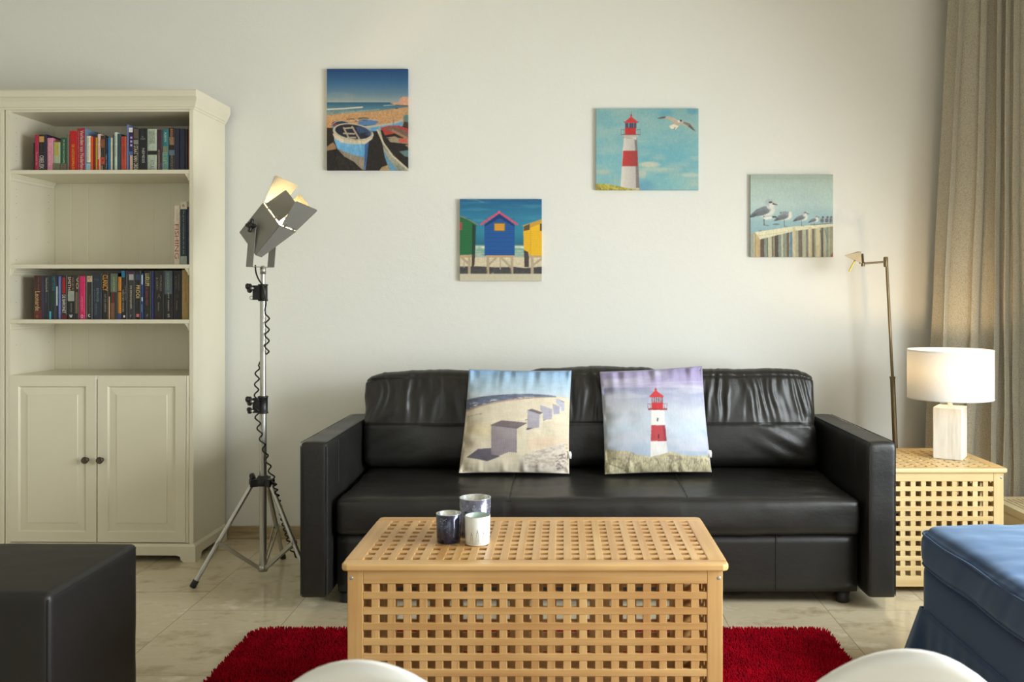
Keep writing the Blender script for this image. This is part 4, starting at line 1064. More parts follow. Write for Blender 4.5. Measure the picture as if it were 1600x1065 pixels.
def speck(seg,wrap):
    for j in range(26):
        rr_=random.Random(j); s=-.028+.022*rr_.random(); hh=.045+.026*rr_.random(); seg((s,hh),(s+.0008,hh+.0022),.0006)
    for j in range(26):
        rr_=random.Random(j+50); s=-.020+.034*rr_.random(); hh=.020+.05*rr_.random(); seg((s,hh),(s+.0006,hh+.0012),.0005)
zt=.5003
glass(-.3185,2.556,zt,.0328,.0348,.080,.0025,m_blue,m_silv,'small','small dark blue candle glass, leftmost on the coffee table',speck,m_whtp)
glass(-.2365,2.537,zt,.0335,.0350,.079,.0025,m_wht,m_mint,'white','small white candle glass with thin lighthouse drawings',houses,m_gryp)
glass(-.2520,2.628,zt,.0425,.0450,.1085,.003,m_blue2,m_silv,'large','taller smoky blue candle glass with anchors behind the white one',lambda s,w: anchors(s,w,(.060,.082),8,.013),m_whtp)

# ------------------------------------------------------------------ red shaggy rug
RX0,RX1,RY0,RY1=-1.085,.925,1.72,3.235
rug=Thing('shaggy_rug','deep red shaggy rug under the coffee table','rug',((RX0+RX1)/2,(RY0+RY1)/2,0))
m_rug=M('red_yarn',(146,0,24),.95,var=.16,vscale=14,spec=.1)
m_rugb=M('rug_backing',(110,8,28),.95)
rug.part('backing',MB().box(RX0+.02,RY0+.02,.0005,RX1-.02,RY1-.02,.008),m_rugb)
rg_=np.random.default_rng(5)
sp=.0060
gx,gy=np.meshgrid(np.arange(RX0,RX1,sp),np.arange(RY0,RY1,sp)); gx=gx.ravel()+rg_.normal(0,sp*.3,gx.size); gy=gy.ravel()+rg_.normal(0,sp*.3,gy.size)
rc=.05
dx=np.maximum(np.maximum(RX0+rc-gx,gx-RX1+rc),0); dy=np.maximum(np.maximum(RY0+rc-gy,gy-RY1+rc),0)
k=(np.hypot(dx,dy)<rc)
# no pile where the chest stands
k&=~((gx>CTX0+.013)&(gx<CTX1-.013)&(gy>CTY0+.010)&(gy<CTY1-.010))
gx=gx[k];gy=gy[k]; N=gx.size
hh=.019+.006*rg_.random(N); ang=rg_.random(N)*2*PI; lean=rg_.random(N)*.007
lx_=np.cos(ang)*lean; ly_=np.sin(ang)*lean
edge=np.minimum.reduce([gx-RX0,RX1-gx,gy-RY0,RY1-gy]); 
lx_+=np.where(gx-RX0<.02,-.005,0)+np.where(RX1-gx<.02,.005,0); ly_+=np.where(RY1-gy<.02,.004,0)
r0=.0027; r1=.0026
V=np.zeros((N,9,3)); tw=rg_.random(N)*PI
for k_ in range(4):
    c_=np.cos(tw+k_*PI/2); s_=np.sin(tw+k_*PI/2)
    V[:,k_]=np.stack([gx+r0*c_,gy+r0*s_,np.full(N,.006)],1)
    V[:,4+k_]=np.stack([gx+lx_*.7+r1*c_,gy+ly_*.7+r1*s_,hh*.80],1)
V[:,8]=np.stack([gx+lx_,gy+ly_,hh],1)
pat=[]
for k_ in range(4): pat+= [(k_,(k_+1)%4,4+(k_+1)%4,4+k_)]
tri=[(4+k_,4+(k_+1)%4,8) for k_ in range(4)]
me=bpy.data.meshes.new('pile'); off=np.array(rug.off)
quads=(np.arange(N)[:,None,None]*9+np.array(pat)[None]).reshape(-1,4); tris=(np.arange(N)[:,None,None]*9+np.array(tri)[None]).reshape(-1,3)
me.vertices.add(N*9); me.vertices.foreach_set('co',(V.reshape(-1,3)-off).ravel())
loops=np.concatenate([quads.ravel(),tris.ravel()]); me.loops.add(loops.size); me.loops.foreach_set('vertex_index',loops)
npoly=len(quads)+len(tris); me.polygons.add(npoly)
st=np.concatenate([np.arange(len(quads))*4,len(quads)*4+np.arange(len(tris))*3]); me.polygons.foreach_set('loop_start',st)
me.polygons.foreach_set('use_smooth',np.ones(npoly,bool)); me.update(calc_edges=True); me.validate()
me.materials.append(m_rug); po=bpy.data.objects.new('pile',me); COL.objects.link(po); po.parent=rug.o; po['kind']='stuff'

# ------------------------------------------------------------------ studio tripod lamp
LX,LY=-1.264,3.87
m_alu=M('brushed_aluminium',(186,184,176),.30,metal=.85,var=.04)
m_gry=M('grey_enamel',(142,140,132),.42,metal=.25,var=.02)
m_inn=M('lamp_lining',(235,226,205),.5)
lamp=Thing('tripod_spotlight','grey studio spotlight with barn doors on an aluminium tripod','floor lamp',(LX,LY,0))
lamp.part('pole',MB().tube([(LX,LY,.030),(LX,LY,.735)],.0150,20),m_alu)
lamp.part('pole',MB().tube([(LX,LY,.70),(LX,LY,1.21)],.0125,20),m_alu)
lamp.part('pole',MB().tube([(LX,LY,1.17),(LX,LY,1.300)],.0095,16),m_alu)
def clamp(zc,hgt,r,two):
    t=MB().lathe((LX,LY,zc-hgt/2),[(r-.003,0),(r+.002,.001),(r+.002,.006),(r,.008),(r,hgt-.008),(r+.002,hgt-.006),(r+.002,hgt-.001),(r-.003,hgt)],28)
    t.box(LX-.034,LY-.030,zc-hgt*.42,LX-.006,LY-.006,zc+hgt*.42)
    c=lamp.part('clamp',t,m_plas)
    def knob(zk,sz):
        kb=MB(); n=np.array([-.75,-.66,0]); A=Vector((0,0,1)).rotation_difference(Vector(n)).to_matrix()
        p=Vector((LX-.034,LY-.022,zk))
        kb.lathe(p,[(.0001,-.004),(.006,-.004),(.006,.008),(.017*sz,.009),(.020*sz,.013),(.018*sz,.021),(.0001,.023)],20,axis=A)
        kb.lathe(p+Vector((-.014*sz,-.010*sz,.008*sz)),[(.0001,0),(.012*sz,.001),(.013*sz,.008),(.009*sz,.013),(.0001,.014)],16,axis=A)
        k_=lamp.part('clamp_knob',kb,m_plas,parent=c)
        s=MB().lathe(p+Vector((.004,-.012,0)),[(.0001,.018),(.005,.018),(.005,.0)],12,axis=Matrix.Rotation(math.radians(90),3,'X')); lamp.part('bolt',s,m_alu,parent=c,label='shiny bolt')
    knob(zc+hgt*.25,1.0)
    if two: knob(zc-hgt*.28,.7)
    else:
        rg=MB().tube([(LX-.030+.007*math.cos(a)-.012,LY-.02,zc-hgt*.30+.007*math.sin(a)) for a in np.linspace(0,2*PI,15)],.0018,6); lamp.part('wire_loop',rg,m_alu,parent=c)
clamp(PZ(457,LY),.072,.0185,False); clamp(PZ(632,LY),.074,.0195,True)
# hub
zh=PZ(751,LY)
hb=MB().lathe((LX,LY,zh-.02),[(.016,0),(.030,.002),(.032,.010),(.032,.028),(.024,.034),(.019,.044),(.016,.044)],28)
for an in (90,210,330):
    a_=math.radians(an); d=Vector((math.cos(a_),math.sin(a_),0)); p=Vector((LX,LY,zh-.004)); n=Vector((-d.y,d.x,0))
    hb.bar(p+d*.02,p+d*.055,n*.015,Vector((0,0,.016)))
hub=lamp.part('hub',hb,m_plas,bevel=.002)
kb=MB().lathe((LX-.040,LY-.012,zh+.018),[(.0001,-.008),(.016,-.007),(.019,0),(.017,.007),(.0001,.009)],18,axis=Matrix.Rotation(math.radians(70),3,'Y')); lamp.part('hub_knob',kb,m_plas,parent=hub)
for an in (90,210,330):
    a_=math.radians(an); d=Vector((math.cos(a_),math.sin(a_),0)); p0=Vector((LX,LY,zh-.010))+d*.045; p1=Vector((LX,LY,.010))+d*.275
    lg=lamp.part('leg',MB().tube([p0,p1],.0098,14),m_alu)
    u=(p1-p0).normalized()
    lamp.part('rubber_foot',MB().tube([p1-u*.022,p1+u*.006,p1+u*.009],[.0125,.0135,.010],16),m_plas,parent=lg)
    q0=p0+(p1-p0)*.585; q1=Vector((LX,LY,.042))+d*.016; n=Vector((-d.y,d.x,0)); dd=(q1-q0).normalized(); up=dd.cross(n)
    for sgn in (-1,1):
        pass
    br_=MB().bar(q0+n*.011-dd*.008,q1+n*.004,n*.0012,up*.0075).bar(q0-n*.011-dd*.008,q1-n*.004,n*.0012,up*.0075)
    b_=lamp.part('brace',br_,m_alu,bevel=.0006)
    lamp.part('rivet',MB().tube([q0+n*.0145,q0-n*.0145],.0048,10),m_screw,parent=b_)
lamp.part('lower_collar',MB().lathe((LX,LY,.028),[(.0001,0),(.019,.0),(.019,.024),(.015,.026)],20),m_alu)
# yoke
av=np.array([.109,-.0279,.122]); uv=np.array([.0941,-.0742,-.101]); vv_=np.array([.0434,.0822,-.020])
LA,LU,LV=[np.linalg.norm(q) for q in (av,uv,vv_)]; ah,uh,vh=av/LA,uv/LU,vv_/LV
Cc=np.array([PX(437.4,3.78),3.78,PZ(352,3.78)])
ctr=Cc-av/2-uv/2+vv_/2
# housing: open box, rear end chamfered
def hp(a,u,v_): return ctr+ah*a*LA/2+uh*u*LU/2+vh*v_*LV/2   # -1..1 coordinates
hs=MB()
sec=lambda a,ku,kv:[hp(a,-ku,-kv),hp(a,ku,-kv),hp(a,ku,kv),hp(a,-ku,kv)]
TV=-.30   # the far side runs in towards the rear
def vs_(a,v_):
    return v_ if v_<0 else v_*(1-(1-a)/2*(1-(TV+1)/2)*1.0) - (1-a)/2*(1-TV)*.0
def hq(a,u,v_):
    f=(1-a)/2; v2=-1+(v_+1)*(1-f*(1-(TV+1)/2)); return hp(a,u,v2)
w_=.035
def slab(p,q):
    hs.hexa([hq(*p[0]),hq(*p[1]),hq(*p[2]),hq(*p[3]),hq(*q[0]),hq(*q[1]),hq(*q[2]),hq(*q[3])])
slab([(-1,-1,-1),(1,-1,-1),(1,1,-1),(-1,1,-1)],[(-1,-1,-1+w_),(1,-1,-1+w_),(1,1,-1+w_),(-1,1,-1+w_)])
slab([(-1,-1,1-w_),(1,-1,1-w_),(1,1,1-w_),(-1,1,1-w_)],[(-1,-1,1),(1,-1,1),(1,1,1),(-1,1,1)])
slab([(-1,1-w_,-1),(1,1-w_,-1),(1,1-w_,1),(-1,1-w_,1)],[(-1,1,-1),(1,1,-1),(1,1,1),(-1,1,1)])
slab([(-1,-1,-1),(1,-1,-1),(1,-1,1),(-1,-1,1)],[(-1,-1+w_,-1),(1,-1+w_,-1),(1,-1+w_,1),(-1,-1+w_,1)])
slab([(-1,-1,-1),(-1,1,-1),(-1,1,1),(-1,-1,1)],[(-1+w_,-1,-1),(-1+w_,1,-1),(-1+w_,1,1),(-1+w_,-1,1)])
head=lamp.part('lamp_housing',hs,m_gry,bevel=.0012)
li=MB(); e_=.94
for q in ([(.95,-e_,-e_),(.95,e_,-e_),(-.9,e_,-e_),(-.9,-e_,-e_)],[(.95,-e_,e_),(.95,e_,e_),(-.9,e_,e_),(-.9,-e_,e_)],[(.95,e_,-e_),(.95,e_,e_),(-.9,e_,e_),(-.9,e_,-e_)],[(.95,-e_,-e_),(.95,-e_,e_),(-.9,-e_,e_),(-.9,-e_,-e_)]):
    li.add([hq(*p) for p in q],[(0,1,2,3)])
lamp.part('reflector',li,m_inn,parent=head,label='pale inner lining',weld=True)
def door_flap(c0,c1,outward,nm,tilt,ln,w0,w1):
    """c0,c1 hinge ends; trapezoid leaf leaving along the axis and tilting outward"""
    c0=np.array(c0);c1=np.array(c1);e=(c1-c0);L_=np.linalg.norm(e);e/=L_; mid=(c0+c1)/2+ah*.006+outward*.001
    d=ah*math.cos(math.radians(tilt))+outward*math.sin(math.radians(tilt)); n=np.cross(e,d); n/=np.linalg.norm(n)
    h0=L_/2*w0;h1=L_/2*w1; c=.006
    poly=[mid-e*h0,mid+e*h0,mid+e*h1+d*(ln-c),mid+e*(h1-c)+d*ln,mid-e*(h1-c)+d*ln,mid-e*h1+d*(ln-c)]
    mb=MB().prism([p-n*.0006 for p in poly],n*.0012)
    o=lamp.part('barn_door',mb,m_gry,parent=head)
    hg=MB()
    for k_ in (-.55,.55):
        hg.bar(mid+e*h0*k_-ah*.010,mid+e*h0*k_+d*.008,e*.005,n*.001)
    hg.tube([mid-e*h0*.8,mid+e*h0*.8],.0014,6)
    for v in range(len(hg.v)): pass
    lamp.part('hinge',hg,m_alu,parent=head)
door_flap(hp(1,-1,-1),hp(1,1,-1),-vh,'l',-19,.103,.78,.72)
door_flap(hp(1,1,-1),hp(1,1,1),uh,'b',0,.122,.92,1.36)
door_flap(hp(1,1,1),hp(1,-1,1),vh,'r',9,.105,.78,.78)
door_flap(hp(1,-1,1),hp(1,-1,-1),-uh,'t',10,.122,.90,1.42)
bl=MB().lathe(hp(.25,0,0),[(.0001,-.02),(.010,-.018),(.012,0),(.010,.018),(.0001,.022)],16,axis=Vector((0,0,1)).rotation_difference(Vector(ah)).to_matrix())
lamp.part('bulb',bl,emis('halogen_bulb',(255,214,130),60),parent=head)
pl=bpy.data.lights.new('spotlight_bulb_light','POINT'); pl.energy=6.5; pl.color=(1,.74,.34); pl.shadow_soft_size=.012
plo=bpy.data.objects.new('spotlight_bulb_light',pl); plo.location=Vector(hp(.55,0,0)); COL.objects.link(plo)
# bracket: two uprights and a cross strip under the housing
pa=Vector(ctr)-Vector(ah)*.010-Vector(uh)*.025; nA=Vector(vh)
kA=pa-nA*(LV/2+.014); kB=pa+nA*(LV/2+.010); dn_=Vector((-.048,-.090,-.98))
zb=PZ(417,LY); tn=Vector((vh[1],-vh[0],0)).normalized(); hn=Vector((vh[0],vh[1],0)).normalized()
bA=kA+dn_*((kA.z-zb)/.98); bB=kB+dn_*((kB.z-zb)/.98)
yk=MB()
yk.bar(bA,kA-dn_*.010,tn*.020,hn*.0012); yk.bar(bB,kB-dn_*.010,tn*.020,hn*.0012)
yk.bar(bA,bB,tn*.020,Vector((0,0,.0012)))
yoke=lamp.part('yoke',yk,m_gry,bevel=.0008)
print('YOKE mid px', CX+F*((bA.x+bB.x)/2)/((bA.y+bB.y)/2), (bA.y+bB.y)/2)
lamp.part('pole_socket',MB().lathe((LX,LY,zb-.030),[(.010,0),(.0125,0),(.0125,.026),(.008,.030),(.008,.034),(.0001,.036)],16),m_alu)
# four lobed knob
kn=MB(); R3=Vector((0,0,1)).rotation_difference(-nA).to_matrix(); kc=kA-nA*.010
kn.lathe(kc,[(.0001,-.014),(.012,-.014),(.013,.010),(.0001,.012)],18,axis=R3)
for i in range(4):
    d=R3@Vector((math.cos(PI/4+i*PI/2+.2),math.sin(PI/4+i*PI/2+.2),0))
    kn.tube([kc,kc+d*.016,kc+d*.025,kc+d*.029],[.007,.0075,.0080,.004],12)
lamp.part('star_knob',kn,m_plas,parent=head)
# coiled lead
cpts=[]
def q_(px,py,y): return (PX(px,y),y,PZ(py,y))
strt=[q_(399,414,3.85),q_(399.5,425,3.845),q_(404,437,3.83),q_(411,446,3.828),q_(414,462,3.83),q_(416,474,3.842),q_(413.5,483,3.846)]
def coil(ctrl,turns,r,n=12,ph=0):
    C_=[Vector(c) for c in ctrl]; seg=[(C_[i+1]-C_[i]).length for i in range(len(C_)-1)]; tot=sum(seg); out=[]
    N_=int(turns*n)
    for i in range(N_+1):
        s=tot*i/N_; k=0
        while k<len(seg)-1 and s>seg[k]: s-=seg[k]; k+=1
        p=C_[k].lerp(C_[k+1],min(1,s/seg[k])); a=2*PI*i/n+ph
        out.append(p+Vector((math.cos(a),math.sin(a)*.9,0))*r)
    return out
pts=[Vector(p) for p in strt]
pts+=coil([q_(417.5,488,3.850),q_(417,550,3.855)],3.6,.0085,14,PI)
pts+=[Vector(q_(412,556,3.893)),Vector(q_(403.5,570,3.893))]
pts+=coil([q_(402.5,574,3.875),q_(400.5,612,3.845),q_(402,652,3.838),q_(407,680,3.842),q_(414,705,3.845),q_(420,728,3.835),q_(428,752,3.826)],10.5,.0085,14,0)
pts+=coil([q_(429,756,3.826),q_(437,790,3.84),q_(445,825,3.87),q_(457,862,3.90)],13,.0075,12,0)
pts+=[Vector(q_(462,872,3.90)),Vector((-1.06,3.98,.03)),Vector((-1.03,4.10,.006)),Vector((-1.0,4.36,.006))]
# smooth the polyline a little (Chaikin)
def chaikin(p):
    o=[p[0]]
    for a_,b_ in zip(p[:-1],p[1:]): o+= [a_.lerp(b_,.25),a_.lerp(b_,.75)]
    return o+[p[-1]]
pts=chaikin(pts)
lamp.part('coiled_lead',MB().tube(pts,.0033,7),m_plas)

# ------------------------------------------------------------------ brass reading lamp
m_brs=M('antique_brass',(128,112,84),.42,metal=.75,var=.08)
m_brsb=M('polished_brass',(226,186,84),.22,metal=.9)
Yb=4.31; bx=PX(1403,Yb)
rl=Thing('reading_lamp','thin antique brass reading lamp leaning behind the side table','floor lamp',(bx+.006,Yb,0))
def w3(px,py,y=Yb): return Vector((PX(px,y),y,PZ(py,y)))
foot=w3(1403.5,842); 
rl.part('base',MB().lathe((bx+.006,Yb,0),[(.0001,0),(.118,0),(.120,.004),(.116,.012),(.03,.020),(.014,.030),(.0001,.030)],48),m_brs)
j=w3(1394.5,590); top=w3(1385.5,414)
rl.part('pole',MB().tube([Vector((bx+.006,Yb,.02)),j],.0115,16),m_brs)
rl.part('pole_collar',MB().tube([j+Vector((0,0,-.004)),j+Vector((0,0,.006))],.0132,16),m_brs)
rl.part('pole',MB().tube([j,top],.0068,14),m_brs)
rl.part('swivel_joint',MB().tube([w3(1384,417),w3(1384,414),w3(1384,402.5),w3(1384,401)],[.0090,.0105,.0105,.008],18),m_brs)
e0=w3(1383,409); e1=w3(1351,411.3,4.29)
rl.part('arm',MB().tube([e0,e1],.0048,12),m_brs)
rl.part('arm_joint',MB().tube([w3(1348.3,416,4.285),w3(1348.3,409,4.285)],.0085,14),m_brs)
# folded metal shade: tilted pyramid, open below, and its upright back plate
tip=w3(1319.7,399,4.24); ta=w3(1341,392.6,4.31); tb=w3(1345.5,393.2,4.25); lo=w3(1346.5,411.6,4.245); lo2=w3(1349,411,4.325)
sh=MB()
sh.add([tip,ta,tb,lo,lo2],[(0,2,1),(0,3,2),(0,1,4),(1,2,3,4)])
rl.part('shade',sh,m_brs,solid=.0012)
pb=MB(); pb.prism([w3(1347.2,411,4.262),w3(1350.4,411,4.262),w3(1349.3,396,4.285),w3(1347.9,396,4.285)],(0,.05,0)); rl.part('back_plate',pb,m_brs)
rl.part('handle',MB().tube([w3(1336.5,405.5,4.262),w3(1327,424,4.262)],.0038,10),m_brsb,label='bright brass handle rod')

# ------------------------------------------------------------------ table lamp
TLx,TLy=PX(1484.5,3.90),3.90; zt=.5003
tl=Thing('table_lamp','lit table lamp with white drum shade on a whitewashed wooden block','table lamp',(TLx,TLy,zt))
m_wash,nt,b=nodes_of('whitewashed_wood')
nt.links.new(ramp(nt,noise(nt,coords(nt,(14,14,2)),2.2,6,.65),[(.3,(222,217,204)),(.55,(236,232,222)),(.8,(242,240,234))]),b.inputs['Base Color']); b.inputs['Roughness'].default_value=.6
bump(nt,b,noise(nt,coords(nt,(30,30,4)),3,5),.4,.003)
ang=math.radians(-33)
def rr2(x,y): return (TLx+x*math.cos(ang)-y*math.sin(ang),TLy+x*math.sin(ang)+y*math.cos(ang))
def rbox(hx,hy,z0,z1):
    q=[rr2(-hx,-hy),rr2(hx,-hy),rr2(hx,hy),rr2(-hx,hy)]
    return MB().hexa([(*p,z0) for p in q]+[(*p,z1) for p in q])
zB=PZ(636,3.87)
tl.part('base_block',rbox(.0575,.0600,zt,zB),m_wash,bevel=.003,seg=2)
zs0,zs1=PZ(620.5,3.90)-.004,PZ(546,3.90)
tl.part('stem',MB().tube([(TLx,TLy,zB-.002),(TLx,TLy,zs0+.07)],.0095,16),M('white_lamp_stem',(225,222,210),.4))
m_shd,nt,b=nodes_of('white_shade_fabric')
for nd in list(nt.nodes):
    if nd.type!='OUTPUT_MATERIAL': nt.nodes.remove(nd)
df=nt.nodes.new('ShaderNodeBsdfDiffuse'); tr_=nt.nodes.new('ShaderNodeBsdfTranslucent'); mxs=nt.nodes.new('ShaderNodeMixShader')
col=ramp(nt,noise(nt,coords(nt,(1,1,1)),300,2),[(.3,(236,234,228)),(.7,(246,244,240))])
nt.links.new(col,df.inputs[0]); tr_.inputs[0].default_value=(.93,.88,.78,1); mxs.inputs[0].default_value=.27
nt.links.new(df.outputs[0],mxs.inputs[1]); nt.links.new(tr_.outputs[0],mxs.inputs[2]); nt.links.new(mxs.outputs[0],[n for n in nt.nodes if n.type=='OUTPUT_MATERIAL'][0].inputs[0])
Rs=.172
shd=tl.part('lamp_shade',MB().lathe((TLx,TLy,0),[(Rs,zs0),(Rs,zs1),(Rs-.0022,zs1),(Rs-.0022,zs0),(Rs,zs0)],80),m_shd)
m_trim=M('shade_trim_white',(240,238,230),.7,var=.01)
tl.part('shade_trim',MB().lathe((TLx,TLy,0),[(Rs+.0006,zs1-.006),(Rs+.0012,zs1),(Rs-.003,zs1+.0006),(Rs-.003,zs1-.006)],80),m_trim,parent=shd)
tl.part('shade_trim',MB().lathe((TLx,TLy,0),[(Rs-.003,zs0+.006),(Rs-.003,zs0),(Rs+.0012,zs0-.0004),(Rs+.0006,zs0+.006)],80),m_trim,parent=shd)
sp_=MB()
for i in range(3):
    a_=i*2*PI/3+.4; sp_.tube([(TLx,TLy,zs0+.055),(TLx+(Rs-.003)*math.cos(a_),TLy+(Rs-.003)*math.sin(a_),zs0+.012)],.0014,6)
tl.part('shade_spider',sp_,M('wire_white',(220,218,210),.4),parent=shd)
bz=zs0+.115
tl.part('bulb',MB().lathe((TLx,TLy,bz-.05),[(.0001,0),(.012,0),(.013,.018),(.022,.035),(.028,.055),(.022,.075),(.0001,.086)],24),emis('warm_bulb',(255,206,130),14))
pl=bpy.data.lights.new('table_lamp_bulb_light','POINT'); pl.energy=5.5; pl.color=(1,.72,.40); pl.shadow_soft_size=.035
plo=bpy.data.objects.new('table_lamp_bulb_light',pl); plo.location=(TLx,TLy,bz+.045); COL.objects.link(plo)

# ------------------------------------------------------------------ curtain
m_cur,nt,b=nodes_of('linen_curtain')
v=coords(nt,(1,1,1))
f=noise(nt,coords(nt,(1,1,.45)),340,3,.6); g=noise(nt,coords(nt,(1,1,2.4)),240,2)
ad=nt.nodes.new('ShaderNodeMath'); ad.operation='ADD'; nt.links.new(f,ad.inputs[0]); nt.links.new(g,ad.inputs[1])
nt.links.new(ramp(nt,ad.outputs[0],[(.55,(138,131,113)),(.95,(160,153,135)),(1.3,(180,173,155))]),b.inputs['Base Color'])
b.inputs['Roughness'].default_value=.9; b.inputs['Sheen Weight'].default_value=.15
bump(nt,b,f,.3,.0008)
nu,nv=420,60
U,Vv=np.meshgrid(np.linspace(0,1,nu),np.linspace(0,1,nv))
Z=.018+Vv*(ZC-.03-.018)
nf=7.5
# irregular folds
wph=U*nf+.35*np.sin(U*11+.7)+.12*np.sin(U*23)
tb_=(Z/ZC)
xb=1.700+U*.66; xt=1.828+U*.47
Xc=xb*(1-tb_)+xt*tb_
ph=wph*2*PI+ .5*np.sin(Z*1.1+U*6)
amp=(.032*(1-tb_)+.024*tb_)*(1+.5*np.sin(U*17+1.3))
sw=np.sin(ph); sw=np.sign(sw)*np.abs(sw)**.9
Yc=4.285+amp*sw+ .012*np.sin(U*9+Z*1.5) -.02*U
Xc=Xc+.012*np.sin(2*ph+1.1)+ .004*np.sin(Z*7+U*30)*(1-tb_)
pc=np.stack([Xc.ravel(),Yc.ravel(),Z.ravel()],1)
mb=MB(); mb.grid(pc,nu,nv,flip=False)
single('curtain',mb,m_cur,'beige grey linen curtain hanging in folds in the right corner','curtain',(2.03,4.28,.018),solid=.0025)
# rail on the ceiling
single('curtain_rail',MB().box(1.75,4.24,ZC-.028,2.43,4.30,ZC-.001),m_frame,'white curtain rail fixed to the ceiling above the beige curtain','curtain rail',(2.1,4.27,ZC-.028))

# ------------------------------------------------------------------ low radiator cover under the side window
m_rad=M('cream_radiator_enamel',(222,212,180),.4,var=.02)
rc_=Thing('radiator_cover','low cream radiator cover with slatted top beside the curtain','radiator',(2.15,3.3,0))
X0,X1,Y0,Y1,ZT=1.93,2.36,2.4,4.17,.275
rc_.part('casing',MB().box(X0,Y0,.0,X0+.012,Y1,ZT-.03).box(X1-.012,Y0,.0,X1,Y1,ZT-.03).box(X0,Y1-.012,.0,X1,Y1,ZT-.03).box(X0,Y0,.0,X1,Y0+.012,ZT-.03),m_rad)
tp=MB().box(X0-.004,Y0-.004,ZT-.03,X0+.035,Y1+.004,ZT).box(X1-.02,Y0,ZT-.03,X1+.004,Y1,ZT).box(X0,Y1-.035,ZT-.03,X1,Y1+.004,ZT).box(X0,Y0-.004,ZT-.03,X1,Y0+.03,ZT)
x=X0+.045
while x<X1-.03: tp.box(x,Y0+.03,ZT-.02,x+.014,Y1-.035,ZT-.001); x+=.0225
rc_.part('grille',tp,m_rad)
rc_.part('radiator_core',MB().box(X0+.03,Y0+.03,.03,X1-.03,Y1-.05,.2),M('dark_core',(90,86,76),.7))

# ------------------------------------------------------------------ black ottoman
m_lea2=m_lea
def dq(k,am=.003,puf=.006):
    def f(p,n,q):
        r=p.copy(); r+=n*((fbm(p[:,0]*6+k,p[:,1]*6+p[:,2]*5,2)-.45)*am*2)[:,None]
        r[:,2]+=np.where(q[:,2]>.9,puf*(1-q[:,0]**2)*(1-q[:,1]**2),0); return r
    return f
ox0,ox1,oy0,oy1,oz=-1.80,-1.279,2.285,2.765,.442
ot=Thing('cube_ottoman','black leather cube ottoman in the left foreground','ottoman',((ox0+ox1)/2,(oy0+oy1)/2,0))
for fx in (ox0+.05,ox1-.05):
    for fy in (oy0+.05,oy1-.05): ot.part('foot',MB().lathe((fx,fy,0),[(.0001,0),(.02,0),(.02,.018),(.0001,.018)],16),m_plas)
m_ol=M('black_faux_leather',(23,22,21),.50,var=.06,vscale=6,bs=.12,bscale=380)
body=ot.part('body',softbox(MB(),((ox0+ox1)/2,(oy0+oy1)/2,(oz+.015)/2),((ox1-ox0)/2,(oy1-oy0)/2,(oz-.015)/2),.016,(40,40,34),dq(1)),m_ol,weld=True)
s=MB(); zz_=oz-.006
s.tube([(ox1-.002,oy0+.012,zz_-.006),(ox1-.002,oy1-.012,zz_-.006)],.0022,6); s.tube([(ox0+.012,oy0+.002,zz_-.006),(ox1-.012,oy0+.002,zz_-.006)],.0022,6)
s.tube([(ox1-.004,oy0+.004,.03),(ox1-.004,oy0+.004,zz_-.010)],.0026,6)
ot.part('seam',s,m_ol,parent=body)

# ------------------------------------------------------------------ blue footstool
m_blu=M('blue_microfibre',(20,50,92),.8,var=.05,vscale=9,bs=.15,bscale=900,sheen=.36)
m_blu.node_tree.nodes['Principled BSDF'].inputs['Sheen Tint'].default_value=(.55,.78,1,1); m_blu.node_tree.nodes['Principled BSDF'].inputs['Sheen Roughness'].default_value=.45
bx0,bx1,by0,by1=1.165,1.872,2.20,2.985
fs=Thing('footstool','blue fabric footstool with skirt in the right foreground','footstool',((bx0+bx1)/2,(by0+by1)/2,0))
fs.part('body',softbox(MB(),((bx0+bx1)/2,(by0+by1)/2,.19),((bx1-bx0)/2,(by1-by0)/2,.12),.014,(30,30,12)),m_blu,weld=True)
def dcu(p,n,q):
    r=p.copy()
    r[:,2]+=np.where(q[:,2]>.5,.022*(1-np.abs(q[:,0])**2.5)*(1-np.abs(q[:,1])**2.5),0)
    side=1-q[:,2]**2
    r[:,0]+=n[:,0]*.008*side; r[:,1]+=n[:,1]*.008*side
    r+=n*((fbm(p[:,0]*5+2,p[:,1]*9+p[:,2]*6,6)-.45)*.014)[:,None]
    r+=n*((vn(p[:,0]*14+2,p[:,1]*5,3)-.5)*.006*np.clip(q[:,2],0,1))[:,None]
    c=np.clip((np.abs(q[:,0])-.8)/.2,0,1)*np.clip((np.abs(q[:,1])-.8)/.2,0,1)
    r[:,0]-=np.sign(q[:,0])*c*.012; r[:,1]-=np.sign(q[:,1])*c*.012
    return r
cu=fs.part('cushion',softbox(MB(),((bx0+bx1)/2,(by0+by1)/2,.372),((bx1-bx0)/2+.012,(by1-by0)/2+.012,.070),.042,(70,70,18),dcu),m_blu,weld=True)
s=MB()
for zc_,ofs in ((.418,.003),(.322,.003)):
    a0,a1,c0,c1=bx0-.0125,bx1+.0125,by0-.0125,by1+.0125; r_=.065; P_=[]
    for (cx_,cy_,st_) in ((a1-r_,c1-r_,0),(a0+r_,c1-r_,90),(a0+r_,c0+r_,180),(a1-r_,c0+r_,270)):
        for k_ in range(6):
            t_=math.radians(st_+90*k_/5); P_.append((cx_+r_*math.cos(t_),cy_+r_*math.sin(t_),zc_))
    P_.append(P_[0])
    P2=[]
    for a_,b_ in zip(P_[:-1],P_[1:]):
        n_=max(1,int(math.dist(a_,b_)/.03))
        for i in range(n_):
            t_=i/n_; P2.append((a_[0]+(b_[0]-a_[0])*t_,a_[1]+(b_[1]-a_[1])*t_,zc_+.003*math.sin(len(P2)*.5)))
    P2.append(P2[0]); s.tube(P2,.0036,8)
fs.part('piping',s,m_blu,parent=cu)
